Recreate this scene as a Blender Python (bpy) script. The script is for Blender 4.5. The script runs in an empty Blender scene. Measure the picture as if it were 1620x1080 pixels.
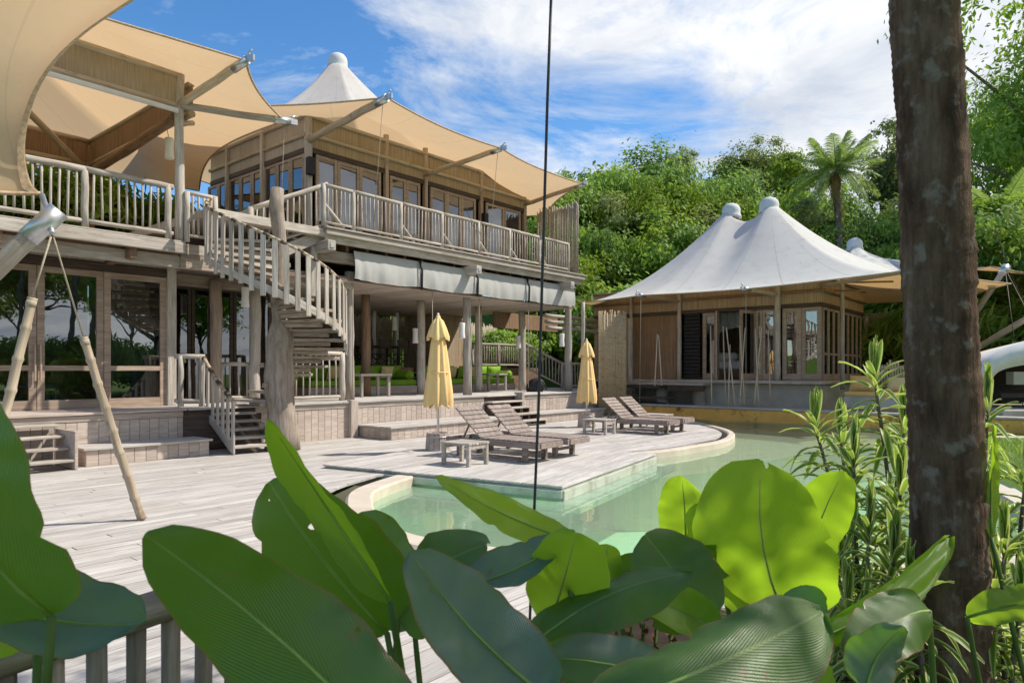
import bpy, bmesh, math, random
from mathutils import Vector, Matrix, noise
random.seed(7)
PI = math.pi; R = math.radians
scene = bpy.context.scene
# ---------------------------------------------------------------- camera
H = 1.55; F = 1080.0; HOR = 585.0
cd = bpy.data.cameras.new('camera'); cam = bpy.data.objects.new('camera', cd)
scene.collection.objects.link(cam); scene.camera = cam
cam.location = (0, 0, H); cam.rotation_euler = (R(90), 0, 0)
cd.lens = 24; cd.sensor_width = 36; cd.shift_y = 45 / 1620; cd.clip_start = .05; cd.clip_end = 2000
cd.dof.use_dof = True; cd.dof.focus_distance = 13; cd.dof.aperture_fstop = 9
# ---------------------------------------------------------------- world, sun, exposure
SUN_EL, SUN_AZ = R(50), math.atan2(.98, .13)       # azimuth measured from +Y towards +X
w = bpy.data.worlds.new('World'); scene.world = w; w.use_nodes = True
nt = w.node_tree; nt.nodes.clear()
def wn(t, **k):
    n = nt.nodes.new(t)
    for a, v in k.items(): setattr(n, a, v)
    return n
sky = wn('ShaderNodeTexSky', sky_type='NISHITA', sun_disc=False, sun_elevation=SUN_EL, sun_rotation=SUN_AZ,
         altitude=0, air_density=1.0, dust_density=.3, ozone_density=3.0)
tc = wn('ShaderNodeTexCoord'); sep = wn('ShaderNodeSeparateXYZ'); nt.links.new(tc.outputs['Generated'], sep.inputs[0])
def wm(op, a, b=None):
    n = wn('ShaderNodeMath', operation=op)
    for i, v in enumerate((a, b)):
        if v is None: continue
        if isinstance(v, (int, float)): n.inputs[i].default_value = v
        else: nt.links.new(v, n.inputs[i])
    return n.outputs[0]
den = wm('ADD', wm('MAXIMUM', sep.outputs[2], 0.0), .22)
cx = wm('DIVIDE', sep.outputs[0], den); cy = wm('DIVIDE', sep.outputs[1], den)
comb = wn('ShaderNodeCombineXYZ'); nt.links.new(cx, comb.inputs[0]); nt.links.new(cy, comb.inputs[1])
def wnoise(scale, detail, rough, dist, off, sc=(1, 1, 1)):
    mp = wn('ShaderNodeMapping'); mp.inputs['Location'].default_value = off; mp.inputs['Scale'].default_value = sc
    nt.links.new(comb.outputs[0], mp.inputs[0])
    n = wn('ShaderNodeTexNoise'); nt.links.new(mp.outputs[0], n.inputs['Vector'])
    n.inputs['Scale'].default_value = scale; n.inputs['Detail'].default_value = detail
    n.inputs['Roughness'].default_value = rough; n.inputs['Distortion'].default_value = dist
    return n.outputs['Fac']
big = wnoise(.55, 3, .5, .3, (3.1, 1.7, 0)); fine = wnoise(1.8, 11, .66, .6, (8.3, 2.2, 4), (1, 1.5, 1))
cover = wm('ADD', wm('ADD', wm('MULTIPLY', big, .7), wm('MULTIPLY', fine, .95)), wm('MULTIPLY', cx, .17))
cr = wn('ShaderNodeValToRGB'); nt.links.new(cover, cr.inputs[0])
cr.color_ramp.elements[0].position = .75; cr.color_ramp.elements[0].color = (0, 0, 0, 1)
cr.color_ramp.elements[1].position = 1.12; cr.color_ramp.elements[1].color = (1, 1, 1, 1)
mixc = wn('ShaderNodeMix', data_type='RGBA'); nt.links.new(cr.outputs[0], mixc.inputs[0])
hs = wn('ShaderNodeHueSaturation'); hs.inputs['Saturation'].default_value = 1.25; hs.inputs['Value'].default_value = .62
nt.links.new(sky.outputs[0], hs.inputs['Color'])
nt.links.new(hs.outputs[0], mixc.inputs[6]); ccol = wn('ShaderNodeValToRGB'); nt.links.new(wnoise(2.6, 7, .6, .5, (1.3, 5.1, 2)), ccol.inputs[0])
ccol.color_ramp.elements[0].position = .36; ccol.color_ramp.elements[0].color = (.60, .66, .76, 1); ccol.color_ramp.elements[1].position = .62; ccol.color_ramp.elements[1].color = (.98, .99, 1, 1)
cmul = wn('ShaderNodeVectorMath', operation='SCALE'); nt.links.new(ccol.outputs[0], cmul.inputs[0]); cmul.inputs['Scale'].default_value = 3.6
nt.links.new(cmul.outputs[0], mixc.inputs[7])
bg = wn('ShaderNodeBackground'); bg.inputs[1].default_value = .15; nt.links.new(mixc.outputs[2], bg.inputs[0])
wo = wn('ShaderNodeOutputWorld'); nt.links.new(bg.outputs[0], wo.inputs[0])
sl = bpy.data.lights.new('sun', 'SUN'); sl.energy = 2.8; sl.angle = R(.5); sl.color = (1, .93, .82)
so = bpy.data.objects.new('sun', sl); scene.collection.objects.link(so)
sd = Vector((math.sin(SUN_AZ) * math.cos(SUN_EL), math.cos(SUN_AZ) * math.cos(SUN_EL), math.sin(SUN_EL)))
so.rotation_euler = sd.to_track_quat('Z', 'Y').to_euler(); so.location = sd * 50
vs = scene.view_settings; vs.view_transform = 'Standard'; vs.look = 'None'; vs.gamma = 1; vs.exposure = 1.0
scene.render.resolution_x = 1024; scene.render.resolution_y = 682
scene.cycles.max_bounces = 8; scene.cycles.transparent_max_bounces = 16
# ---------------------------------------------------------------- frames
U = Vector((.641, .767, 0)).normalized(); W = Vector((U.y, -U.x, 0)); Z = Vector((0, 0, 1))
def P(a, b, z=0.): return U * a + W * b + Z * z                  # house frame -> world
def px(x, y, d): return Vector(((x - 810) / F * d, d, H + (HOR - y) / F * d))
def G(x, y, z=0.): return px(x, y, F * (H - z) / (y - HOR))
def AB(p): return (p.dot(U), p.dot(W))
def a_at(x, b):
    t = (x - 810) / F; y = b / (t * W.x + W.y); return Vector((t * y, y, 0)).dot(U)
def b_at(x, a):
    t = (x - 810) / F; y = a / (t * U.x + U.y); return Vector((t * y, y, 0)).dot(W)
# ---------------------------------------------------------------- object helpers
COL = scene.collection; WM = {}
def link(name, data, M, par=None):
    o = bpy.data.objects.new(name, data); COL.objects.link(o)
    o.matrix_basis = M; WM[o.name] = M.copy()
    if par is not None:
        o.parent = par; o.matrix_parent_inverse = WM[par.name].inverted()
    return o
def tag(o, label, cat, group=None, kind=None):
    if label: o['label'] = label
    if cat: o['category'] = cat
    if group: o['group'] = group
    if kind: o['kind'] = kind
    return o
def thing(name, loc, label, cat, group=None):
    return tag(link(name, None, Matrix.Translation(loc)), label, cat, group)
def struct(o): o['kind'] = 'structure'; return o
def mesh(name, vs, fs, mt, smooth=False, uvs=None):
    me = bpy.data.meshes.new(name); me.from_pydata([tuple(v) for v in vs], [], fs); me.update()
    for m in (mt if isinstance(mt, (list, tuple)) else [mt]): me.materials.append(m)
    if smooth: me.polygons.foreach_set('use_smooth', [len(q) <= 4 for q in fs])
    if uvs:
        l = me.uv_layers.new(name='UVMap')
        for lp in me.loops: l.data[lp.index].uv = uvs[lp.vertex_index]
    return me
def fixn(me):
    bm = bmesh.new(); bm.from_mesh(me); bmesh.ops.recalc_face_normals(bm, faces=bm.faces); bm.to_mesh(me); bm.free(); return me
CACHE = {}
BF = [(0, 3, 2, 1), (4, 5, 6, 7), (0, 1, 5, 4), (1, 2, 6, 5), (2, 3, 7, 6), (3, 0, 4, 7)]
def box_mesh(L, w_, h, mt, bev=0.):
    key = ('b', round(L, 3), round(w_, 3), round(h, 3), mt.name, bev)
    if key in CACHE: return CACHE[key]
    v = [(sx * L / 2, sy * w_ / 2, sz * h / 2) for sz in (-1, 1) for sx, sy in ((-1, -1), (1, -1), (1, 1), (-1, 1))]
    me = mesh('box', v, BF, mt)
    if bev:
        bm = bmesh.new(); bm.from_mesh(me)
        bmesh.ops.bevel(bm, geom=bm.edges[:], offset=bev, segments=1, affect='EDGES'); bm.to_mesh(me); bm.free()
    CACHE[key] = me; return me
def frame(p0, p1, up=Z):
    x = (p1 - p0).normalized()
    if abs(x.dot(up)) > .98: up = W if abs(x.dot(Z)) > .9 else Z
    y = up.cross(x).normalized(); z = x.cross(y); m = Matrix((x, y, z)).transposed().to_4x4()
    m.translation = (p0 + p1) / 2; return m
def beam(name, p0, p1, w_, h, mt, par=None, up=Z, bev=.008):
    return link(name, box_mesh((p1 - p0).length, w_, h, mt, bev), frame(p0, p1, up), par)
def tube_vf(pts, rads, n=8, caps=True):
    vs, fs = [], []; m = len(pts); prev = None
    for i, p in enumerate(pts):
        t = (pts[min(i + 1, m - 1)] - pts[max(i - 1, 0)]).normalized()
        if prev is None:
            s = t.cross(Z) if abs(t.z) < .95 else t.cross(Vector((1, 0, 0)))
        else: s = prev - t * prev.dot(t)
        s.normalize(); prev = s; q = t.cross(s)
        r = rads[i] if isinstance(rads, (list, tuple)) else rads
        for k in range(n):
            an = 2 * PI * k / n; vs.append(p + (s * math.cos(an) + q * math.sin(an)) * r)
    for i in range(m - 1):
        for k in range(n):
            k2 = (k + 1) % n; fs.append((i * n + k, i * n + k2, (i + 1) * n + k2, (i + 1) * n + k))
    if caps:
        fs.append(tuple(range(n - 1, -1, -1))); fs.append(tuple((m - 1) * n + k for k in range(n)))
    return vs, fs
def tube(name, pts, rads, mt, par=None, n=8):
    m = frame(pts[0], pts[-1]) if (pts[-1] - pts[0]).length > .01 else Matrix.Translation(pts[0])
    iv = m.inverted(); v, f = tube_vf([iv @ p for p in pts], rads, n)
    return link(name, mesh(name, v, f, mt, True), m, par)
def log_mesh(L, r0, r1, mt, n, var):
    key = ('l', round(L, 2), r0, r1, mt.name, n, var)
    if key in CACHE: return CACHE[key]
    rg = random.Random(hash((round(L, 2), r0, var)) & 0xffff); k = max(3, min(9, int(L / .35) + 2)); pts = []; rr = []
    for i in range(k):
        t = i / (k - 1); pts.append(Vector((L * (t - .5), rg.uniform(-1, 1) * r0 * .12, rg.uniform(-1, 1) * r0 * .12)))
        rr.append((r0 + (r1 - r0) * t) * rg.uniform(.95, 1.05))
    v, f = tube_vf(pts, rr, n); me = mesh('log', v, f, mt, True); CACHE[key] = me; return me
def log(name, p0, p1, r0, mt, par=None, r1=None, n=10, var=0):
    L = (p1 - p0).length
    me = log_mesh(L, r0, r1 if r1 else r0, mt, n, var)
    M = frame(p0, p1); M = M @ Matrix.Diagonal((L / round(L, 2) if L > .05 else 1, 1, 1, 1))
    return link(name, me, M, par)
def boxc(name, c, sx, sy, sz, mt, par=None, ax=None, bev=.008):
    """box centred on c, X along ax (default U)"""
    x = (ax or U).normalized(); y = Z.cross(x); m = Matrix((x, y, Z)).transposed().to_4x4(); m.translation = c
    return link(name, box_mesh(sx, sy, sz, mt, bev), m, par)
def abox(name, a0, a1, b0, b1, z0, z1, mt, par=None, bev=.008):
    if abs(a1 - a0) >= abs(b1 - b0) or True:
        return boxc(name, P((a0 + a1) / 2, (b0 + b1) / 2, (z0 + z1) / 2), abs(a1 - a0), abs(b1 - b0), abs(z1 - z0), mt, par, U, bev)
def bbox_(name, a0, a1, b0, b1, z0, z1, mt, par=None, bev=.008):   # long axis along W
    return boxc(name, P((a0 + a1) / 2, (b0 + b1) / 2, (z0 + z1) / 2), abs(b1 - b0), abs(a1 - a0), abs(z1 - z0), mt, par, W, bev)
def vpost(name, a, b, z0, z1, s, mt, par=None, bev=.01): return beam(name, P(a, b, z0), P(a, b, z1), s, s, mt, par, W, bev)
def catmull(pts, n=8, closed=False):
    out = []; m = len(pts)
    rng = range(m) if closed else range(m - 1)
    for i in rng:
        g = (lambda k: pts[k % m]) if closed else (lambda k: pts[max(0, min(m - 1, k))])
        p0, p1, p2, p3 = g(i - 1), g(i), g(i + 1), g(i + 2)
        for j in range(n):
            t = j / n
            out.append(.5 * ((2 * p1) + (p2 - p0) * t + (2 * p0 - 5 * p1 + 4 * p2 - p3) * t * t + (3 * p1 - p0 - 3 * p2 + p3) * t ** 3))
    if not closed: out.append(pts[-1])
    return out
# ---------------------------------------------------------------- materials
class Mt:
    def __init__(s, name):
        s.m = bpy.data.materials.new(name); s.m.use_nodes = True; s.t = s.m.node_tree; s.t.nodes.clear()
        s.out = s.t.nodes.new('ShaderNodeOutputMaterial')
    def n(s, t, **k):
        x = s.t.nodes.new(t)
        for a, v in k.items(): setattr(x, a, v)
        return x
    def l(s, a, b): s.t.links.new(a, b)
    def put(s, sock, v):
        if v is None: return
        if hasattr(v, 'is_output'): s.l(v, sock)
        elif isinstance(v, tuple) and len(v) == 3 and sock.type == 'RGBA': sock.default_value = (*v, 1)
        else: sock.default_value = v
    def math(s, op, a, b=0.):
        x = s.n('ShaderNodeMath', operation=op); s.put(x.inputs[0], a); s.put(x.inputs[1], b); return x.outputs[0]
    def coord(s, kind='Object', rand=0., scale=(1, 1, 1)):
        if kind == 'Position': v = s.n('ShaderNodeNewGeometry').outputs['Position']
        else: v = s.n('ShaderNodeTexCoord').outputs[kind]
        if rand:
            oi = s.n('ShaderNodeObjectInfo'); a = s.n('ShaderNodeVectorMath', operation='ADD'); s.l(v, a.inputs[0])
            mu = s.math('MULTIPLY', oi.outputs['Random'], rand); s.l(mu, a.inputs[1]); v = a.outputs[0]
        mp = s.n('ShaderNodeMapping'); mp.inputs['Scale'].default_value = scale; s.l(v, mp.inputs[0]); return mp.outputs[0]
    def noise(s, vec, scale, detail=4, rough=.55, dist=0.):
        x = s.n('ShaderNodeTexNoise'); s.l(vec, x.inputs['Vector']); x.inputs['Scale'].default_value = scale
        x.inputs['Detail'].default_value = detail; x.inputs['Roughness'].default_value = rough; x.inputs['Distortion'].default_value = dist
        return x.outputs['Fac']
    def ramp(s, f, *st):
        x = s.n('ShaderNodeValToRGB'); s.l(f, x.inputs[0]); e = x.color_ramp.elements
        while len(e) < len(st): e.new(.5)
        for q, (p, c) in zip(e, st): q.position = p; q.color = (*c, 1) if len(c) == 3 else c
        return x.outputs[0]
    def mix(s, f, a, b, mode='MIX'):
        x = s.n('ShaderNodeMix', data_type='RGBA', blend_type=mode); s.put(x.inputs[0], f); s.put(x.inputs[6], a); s.put(x.inputs[7], b); return x.outputs[2]
    def rand(s, c, lo, hi):
        oi = s.n('ShaderNodeObjectInfo'); mr = s.n('ShaderNodeMapRange'); s.l(oi.outputs['Random'], mr.inputs[0])
        mr.inputs[3].default_value = lo; mr.inputs[4].default_value = hi
        x = s.n('ShaderNodeVectorMath', operation='SCALE'); s.put(x.inputs[0], c); s.l(mr.outputs[0], x.inputs['Scale']); return x.outputs[0]
    def bump(s, h, st=.3, d=.02):
        x = s.n('ShaderNodeBump'); x.inputs['Strength'].default_value = st; x.inputs['Distance'].default_value = d; s.l(h, x.inputs['Height']); return x.outputs[0]
    def bsdf(s, col, rough=.7, bump=None, spec=.3, metal=0.):
        x = s.n('ShaderNodeBsdfPrincipled'); s.put(x.inputs['Base Color'], col); s.put(x.inputs['Roughness'], rough)
        x.inputs['Specular IOR Level'].default_value = spec; x.inputs['Metallic'].default_value = metal
        if bump: s.l(bump, x.inputs['Normal'])
        return x.outputs[0]
    def shmix(s, f, a, b):
        x = s.n('ShaderNodeMixShader'); s.put(x.inputs[0], f); s.l(a, x.inputs[1]); s.l(b, x.inputs[2]); return x.outputs[0]
    def done(s, sh): s.l(sh, s.out.inputs[0]); return s.m
def wood(name, dark, mid, light, rough=.8, lo=.8, hi=1.15, grain=1., stain=0., stainc=(.12, .10, .08), bmp=.35):
    m = Mt(name); c = m.coord('Object', 37., (1.1, 11 * grain, 11 * grain)); g = m.noise(c, 1.6, 5, .6, .6)
    c2 = m.coord('Object', 91., (2.2, 70 * grain, 70 * grain)); g2 = m.noise(c2, 1.4, 4, .6)
    col = m.ramp(g, (.28, dark), (.5, mid), (.72, light))
    st = m.ramp(g2, (.35, (.62, .60, .58)), (.55, (1, 1, 1))); col = m.mix(.75, col, st, 'MULTIPLY')
    col = m.rand(col, lo, hi)
    if stain:
        ps = m.coord('Position'); sn = m.noise(ps, 1.1, 6, .65, .4); sm = m.ramp(sn, (.5, (0, 0, 0)), (.72, (stain,) * 3))
        col = m.mix(sm, col, stainc)
    return m.done(m.bsdf(col, rough, m.bump(g2, bmp, .006), .25))
M = {}
M['deck'] = wood('deck_wood', (.40, .37, .34), (.53, .50, .47), (.63, .605, .575), .82, .82, 1.1, 1, .6, (.38, .335, .29))
M['grey'] = wood('weathered_wood', (.34, .295, .25), (.49, .44, .385), (.61, .565, .51), .82, .78, 1.12, 1, .45, (.25, .185, .13))
M['pink'] = wood('weathered_board', (.41, .335, .285), (.51, .43, .375), (.59, .515, .46), .8, .85, 1.1, 1, .25, (.32, .235, .18))
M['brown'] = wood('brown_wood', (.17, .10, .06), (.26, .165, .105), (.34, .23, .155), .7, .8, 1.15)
M['frame'] = wood('frame_wood', (.28, .20, .15), (.38, .29, .225), (.47, .375, .30), .6, .85, 1.1)
M['dark'] = wood('dark_wood', (.05, .036, .028), (.085, .062, .05), (.12, .095, .08), .7)
M['teak'] = wood('aged_teak', (.20, .15, .125), (.28, .225, .195), (.37, .31, .28), .65, .85, 1.15)
M['trunkwood'] = wood('driftwood_trunk', (.22, .175, .14), (.34, .285, .235), (.44, .38, .325), .85, .9, 1.05, .5, .6, (.17, .12, .085), .6)
M['rustic'] = wood('rotting_wood', (.20, .15, .11), (.34, .28, .225), (.48, .42, .36), .85, .75, 1.2, .8, .4, (.16, .11, .075), .6)
def bamboo(name, c1, c2, c3):
    m = Mt(name); c = m.coord('Object', 23., (1.5, 30, 30)); g = m.noise(c, 1.5, 4)
    col = m.rand(m.ramp(g, (.3, c1), (.5, c2), (.7, c3)), .8, 1.15)
    ps = m.coord('Object', 11., (1, 1, 1)); sn = m.noise(ps, 5, 5, .65); col = m.mix(m.ramp(sn, (.58, (0, 0, 0)), (.7, (.6,) * 3)), col, (.16, .10, .06))
    return m.done(m.bsdf(col, .5, m.bump(g, .2, .004), .4))
M['bamboo'] = bamboo('bamboo', (.33, .25, .17), (.45, .36, .26), (.55, .47, .36)); M['bamboo_tan'] = bamboo('bamboo_tan', (.38, .26, .13), (.55, .41, .23), (.66, .52, .33))
M['bamboo_dark'] = bamboo('bamboo_burnt', (.05, .03, .02), (.085, .055, .035), (.13, .09, .06))
def reed(name, c1, c2, c3, tint):
    m = Mt(name); c = m.coord('Object', 13., (70, 70, .9)); g = m.noise(c, 1., 3, .6)
    col = m.ramp(g, (.3, c1), (.47, c2), (.68, c3)); b = m.noise(m.coord('Object', 5., (1.2, 1.2, 1.6)), 1.3, 4)
    col = m.mix(m.ramp(b, (.4, (0, 0, 0)), (.75, (.55,) * 3)), col, tint)
    return m.done(m.bsdf(col, .75, m.bump(g, .6, .012), .25))
M['reed'] = reed('reed_cladding', (.16, .11, .07), (.37, .285, .19), (.49, .395, .28), (.29, .205, .13))
M['reed_grey'] = reed('reed_grey', (.20, .17, .14), (.36, .325, .28), (.47, .43, .38), (.27, .22, .17))
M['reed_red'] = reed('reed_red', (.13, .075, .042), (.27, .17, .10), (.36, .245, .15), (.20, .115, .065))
def plain(name, col, rough=.7, var=.12, scale=6, bmp=0., metal=0., spec=.3, kind='Object', dirt=None):
    m = Mt(name); g = m.noise(m.coord(kind, 9. if kind == 'Object' else 0), scale, 5, .6)
    k = lambda f: tuple(min(1, x * f) for x in col)
    c = m.ramp(g, (.3, k(1 - var)), (.7, k(1 + var)))
    if dirt:
        d = m.noise(m.coord(kind, 0, (1, 1, 1)), dirt[0], 6, .65, .3); c = m.mix(m.ramp(d, (dirt[1], (0, 0, 0)), (dirt[2], (dirt[4],) * 3)), c, dirt[3])
    return m.done(m.bsdf(c, rough, m.bump(g, bmp, .02) if bmp else None, spec, metal))
M['steel'] = plain('galvanised_steel', (.55, .56, .57), .35, .15, 12, 0, .85)
M['white'] = plain('white_lamp_paper', (.78, .76, .72), .7, .05)
M['black'] = plain('black_rubber', (.018, .018, .02), .55, .2)
M['rope'] = plain('rope', (.36, .31, .24), .9, .25, 40)
M['cable'] = plain('steel_cable', (.05, .047, .045), .5, .3, 30)
M['yellow'] = plain('yellow_fabric', (.86, .60, .27), .9, .06, 3, .1)
M['ycush'] = plain('ochre_fabric', (.62, .42, .15), .9, .08, 5, .1)
M['green'] = plain('lime_fabric', (.20, .36, .03), .9, .08, 4, .1)
M['cream'] = plain('cream_fabric', (.62, .50, .26), .9, .06, 4, .1)
M['linen'] = plain('white_linen', (.72, .70, .68), .9, .05, 4, .2)
M['red'] = plain('red_cloth', (.55, .05, .03), .85, .1, 6)
M['concrete'] = plain('concrete', (.40, .385, .345), .85, .12, 3, .15, 0, .25, 'Position', (1.1, .5, .75, (.16, .145, .12), .65))
M['orange'] = plain('ochre_plaster', (.72, .40, .10), .8, .14, 2.2, .2, 0, .25, 'Position', (1.6, .56, .66, (.05, .033, .018), .85))
M['coping'] = plain('cream_coping', (.56, .49, .40), .75, .1, 2.5, .12, 0, .3, 'Position', (3., .5, .8, (.30, .25, .18), .5))
M['fascia'] = plain('stained_edge', (.44, .46, .39), .7, .1, 3, .1, 0, .3, 'Object', (2.2, .48, .7, (.17, .17, .10), .7))
M['basin'] = plain('pool_plaster', (.56, .84, .58), .7, .06, 1.2, 0, 0, .2, 'Position')
M['ledge'] = plain('pool_ledge_sand', (.62, .52, .34), .8, .1, 2., 0, 0, .2, 'Position')
M['soil'] = plain('soil', (.045, .03, .02), .95, .4, 9, .5, 0, .2, 'Position')
M['plaster_white'] = plain('white_plaster', (.70, .69, .66), .7, .05, 3, .05)
def canvas(name, top, under, trans=.45, seams=0, tcol=None):
    m = Mt(name); ge = m.n('ShaderNodeNewGeometry'); ps = m.coord('Position')
    d = m.noise(ps, .8, 5, .6); f = m.noise(ps, 7, 5, .7)
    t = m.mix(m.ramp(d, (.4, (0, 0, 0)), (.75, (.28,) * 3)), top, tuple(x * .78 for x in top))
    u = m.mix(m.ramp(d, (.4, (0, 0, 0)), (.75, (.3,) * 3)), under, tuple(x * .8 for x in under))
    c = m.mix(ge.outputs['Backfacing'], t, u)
    c = m.mix(m.ramp(f, (.60, (0, 0, 0)), (.78, (.32,) * 3)), c, (.25, .2, .15))
    g3 = m.noise(ps, 2.3, 6, .7, .4); c = m.mix(m.ramp(g3, (.52, (0, 0, 0)), (.75, (.35,) * 3)), c, (.34, .30, .24))
    if seams:
        uv = m.n('ShaderNodeTexCoord').outputs['UV']; sx = m.n('ShaderNodeSeparateXYZ'); m.l(uv, sx.inputs[0])
        fr = m.math('FRACT', m.math('MULTIPLY', sx.outputs[0], float(seams))); ln = m.math('LESS_THAN', m.math('ABSOLUTE', m.math('SUBTRACT', fr, .5)), .012)
        c = m.mix(m.math('MULTIPLY', ln, .28), c, (.16, .12, .09))
    nb = m.bump(f, .12, .01)
    a = m.bsdf(c, .8, nb, .2)
    tr = m.n('ShaderNodeBsdfTranslucent'); m.put(tr.inputs[0], tcol or c)
    return m.done(m.shmix(trans, a, tr.outputs[0]))
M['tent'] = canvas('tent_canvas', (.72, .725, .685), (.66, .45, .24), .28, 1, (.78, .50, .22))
M['tentcap'] = plain('tent_cap_canvas', (.58, .60, .60), .8, .05, 4)
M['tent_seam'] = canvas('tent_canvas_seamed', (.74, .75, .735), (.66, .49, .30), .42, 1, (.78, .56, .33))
M['hem'] = plain('canvas_hem', (.46, .34, .23), .9, .3, 25, .2, 0, .2, 'Position')
M['blind'] = canvas('grey_blind_canvas', (.52, .52, .50), (.50, .50, .48), .15)
def glass(name, tint, refl, rough=.01):
    m = Mt(name); fr = m.n('ShaderNodeFresnel'); fr.inputs[0].default_value = refl
    g = m.n('ShaderNodeBsdfGlossy'); g.inputs['Roughness'].default_value = rough; g.inputs[0].default_value = (.95, .97, 1, 1)
    nz = m.noise(m.coord('Position'), 1.3, 2); m.l(m.bump(nz, .03, .05), g.inputs['Normal'])
    t = m.n('ShaderNodeBsdfTransparent'); t.inputs[0].default_value = (*tint, 1)
    return m.done(m.shmix(fr.outputs[0], t.outputs[0], g.outputs[0]))
M['glass'] = glass('window_glass', (.62, .65, .65), 2.6)
def water():
    m = Mt('pool_water'); fr = m.n('ShaderNodeFresnel'); fr.inputs[0].default_value = 1.33
    ps = m.coord('Position', 0, (1, 1, 1)); n1 = m.noise(ps, 2.2, 3, .5, .5); n2 = m.noise(ps, 9, 2)
    b = m.bump(m.math('ADD', n1, m.math('MULTIPLY', n2, .25)), .10, .03); m.l(b, fr.inputs['Normal'])
    g = m.n('ShaderNodeBsdfGlossy'); g.inputs['Roughness'].default_value = .015; m.l(b, g.inputs['Normal'])
    t = m.n('ShaderNodeBsdfTransparent'); t.inputs[0].default_value = (.80, .95, .85, 1)
    d = m.n('ShaderNodeBsdfDiffuse'); d.inputs[0].default_value = (.60, .80, .60, 1)
    body = m.shmix(.30, t.outputs[0], d.outputs[0])
    return m.done(m.shmix(fr.outputs[0], body, g.outputs[0]))
M['water'] = water()
def leafmat(name, c1, c2, c3, trans=.4, tc=(.30, .50, .03), scale=.7, gloss=.025, fine=9.):
    m = Mt(name); ps = m.coord('Position'); a = m.noise(ps, scale, 3); b = m.noise(ps, fine, 2)
    col = m.ramp(m.math('ADD', m.math('MULTIPLY', a, .6), m.math('MULTIPLY', b, .4)), (.36, c1), (.5, c2), (.64, c3)); col = m.rand(col, .85, 1.2)
    d = m.n('ShaderNodeBsdfDiffuse'); m.put(d.inputs[0], col)
    t = m.n('ShaderNodeBsdfTranslucent'); m.put(t.inputs[0], m.mix(.5, col, tc))
    s = m.shmix(trans, d.outputs[0], t.outputs[0]); g = m.n('ShaderNodeBsdfGlossy'); g.inputs['Roughness'].default_value = .5
    return m.done(m.shmix(gloss, s, g.outputs[0]))
M['leaf_a'] = leafmat('foliage_bright', (.09, .17, .025), (.18, .31, .05), (.34, .47, .10), .48, (.42, .60, .05))
M['leaf_b'] = leafmat('foliage_deep', (.06, .12, .025), (.115, .21, .045), (.21, .32, .08), .45, (.32, .48, .06))
M['leaf_c'] = leafmat('foliage_olive', (.12, .15, .05), (.22, .26, .09), (.36, .39, .16), .42, (.36, .46, .1))
M['leaf_y'] = leafmat('foliage_yellow', (.12, .18, .02), (.22, .30, .03), (.38, .42, .05))
M['palm'] = leafmat('palm_leaflets', (.12, .20, .035), (.22, .33, .07), (.38, .48, .14), .42, (.40, .55, .1), .9, .06)
M['palm_dry'] = leafmat('palm_dry', (.2, .13, .04), (.3, .2, .07), (.4, .3, .1), .3, (.4, .25, .06))
def bark(name, c1, c2, c3, spots, moss):
    m = Mt(name); ps = m.coord('Position', 0, (1, 1, .35)); a = m.noise(ps, 9, 6, .65)
    col = m.ramp(a, (.35, c1), (.5, c2), (.68, c3))
    fi = m.noise(m.coord('Position', 0, (60, 60, 6)), 1, 4, .6); col = m.mix(.5, col, m.ramp(fi, (.35, (.5, .5, .5)), (.6, (1.1, 1.1, 1.1))), 'MULTIPLY')
    if spots:
        v = m.noise(m.coord('Position', 0, (1, 1, .8)), 17, 4, .55, .2); col = m.mix(m.ramp(v, (.56, (0, 0, 0)), (.68, (.55,) * 3)), col, spots)
        v2 = m.noise(m.coord('Position', 0, (1, 1, .8)), 4, 5, .6); col = m.mix(m.ramp(v2, (.6, (0, 0, 0)), (.75, (.6,) * 3)), col, moss)
    return m.done(m.bsdf(col, .9, m.bump(m.math('ADD', a, fi), .6, .02), .15))
M['bark'] = bark('tree_bark', (.09, .075, .06), (.18, .155, .13), (.30, .265, .225), None, None)
M['palmbark'] = bark('palm_bark', (.06, .036, .022), (.125, .078, .048), (.20, .14, .095), (.30, .26, .21), (.17, .135, .045))
def grass():
    m = Mt('grass'); ps = m.coord('Position'); a = m.noise(ps, 1.2, 5); b = m.noise(ps, 40, 3)
    c = m.mix(.5, m.ramp(a, (.3, (.05, .10, .015)), (.7, (.12, .20, .03))), m.ramp(b, (.3, (.03, .07, .01)), (.7, (.14, .22, .04))))
    return m.done(m.bsdf(c, .9, m.bump(b, .6, .03), .1))
M['grass'] = grass()
# ================================================================ the setting
POOL_CTRL = [(-1.71, 10.0), (-2.04, 8.81), (-1.89, 7.79), (-1.6, 6.89), (-1.08, 6.15), (-.26, 5.67), (.8, 5.3), (2, 5.1), (3.5, 5.3),
             (5, 6.1), (6.0, 7.6), (7.1, 10.5), (8.6, 13.6), (10.4, 15.6)]
farw0 = P(20.5, 1.0); farw1 = P(20.5, -11.3)
DECK_EDGE = [(5.0, 21.5), (5.42, 19.3), (5.38, 17.1), (4.65, 15.2), (3.6, 13.95), (2.7, 13.1), (1.2, 12.2), (-.6, 11.3), (-1.71, 10.0)]
c1 = catmull([Vector((*p, 0)) for p in POOL_CTRL] + [farw0], 5)
c2_ = catmull([farw1] + [Vector((*p, 0)) for p in DECK_EDGE], 5)
POOL = c1 + c2_[:-1]
RIM_A = list(range(0, len(c1) - 4)); 
def inside(p, poly):
    r = False; n = len(poly)
    for i in range(n):
        a, b = poly[i], poly[(i + 1) % n]
        if (a.y > p.y) != (b.y > p.y) and p.x < (b.x - a.x) * (p.y - a.y) / (b.y - a.y) + a.x: r = not r
    return r
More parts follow.
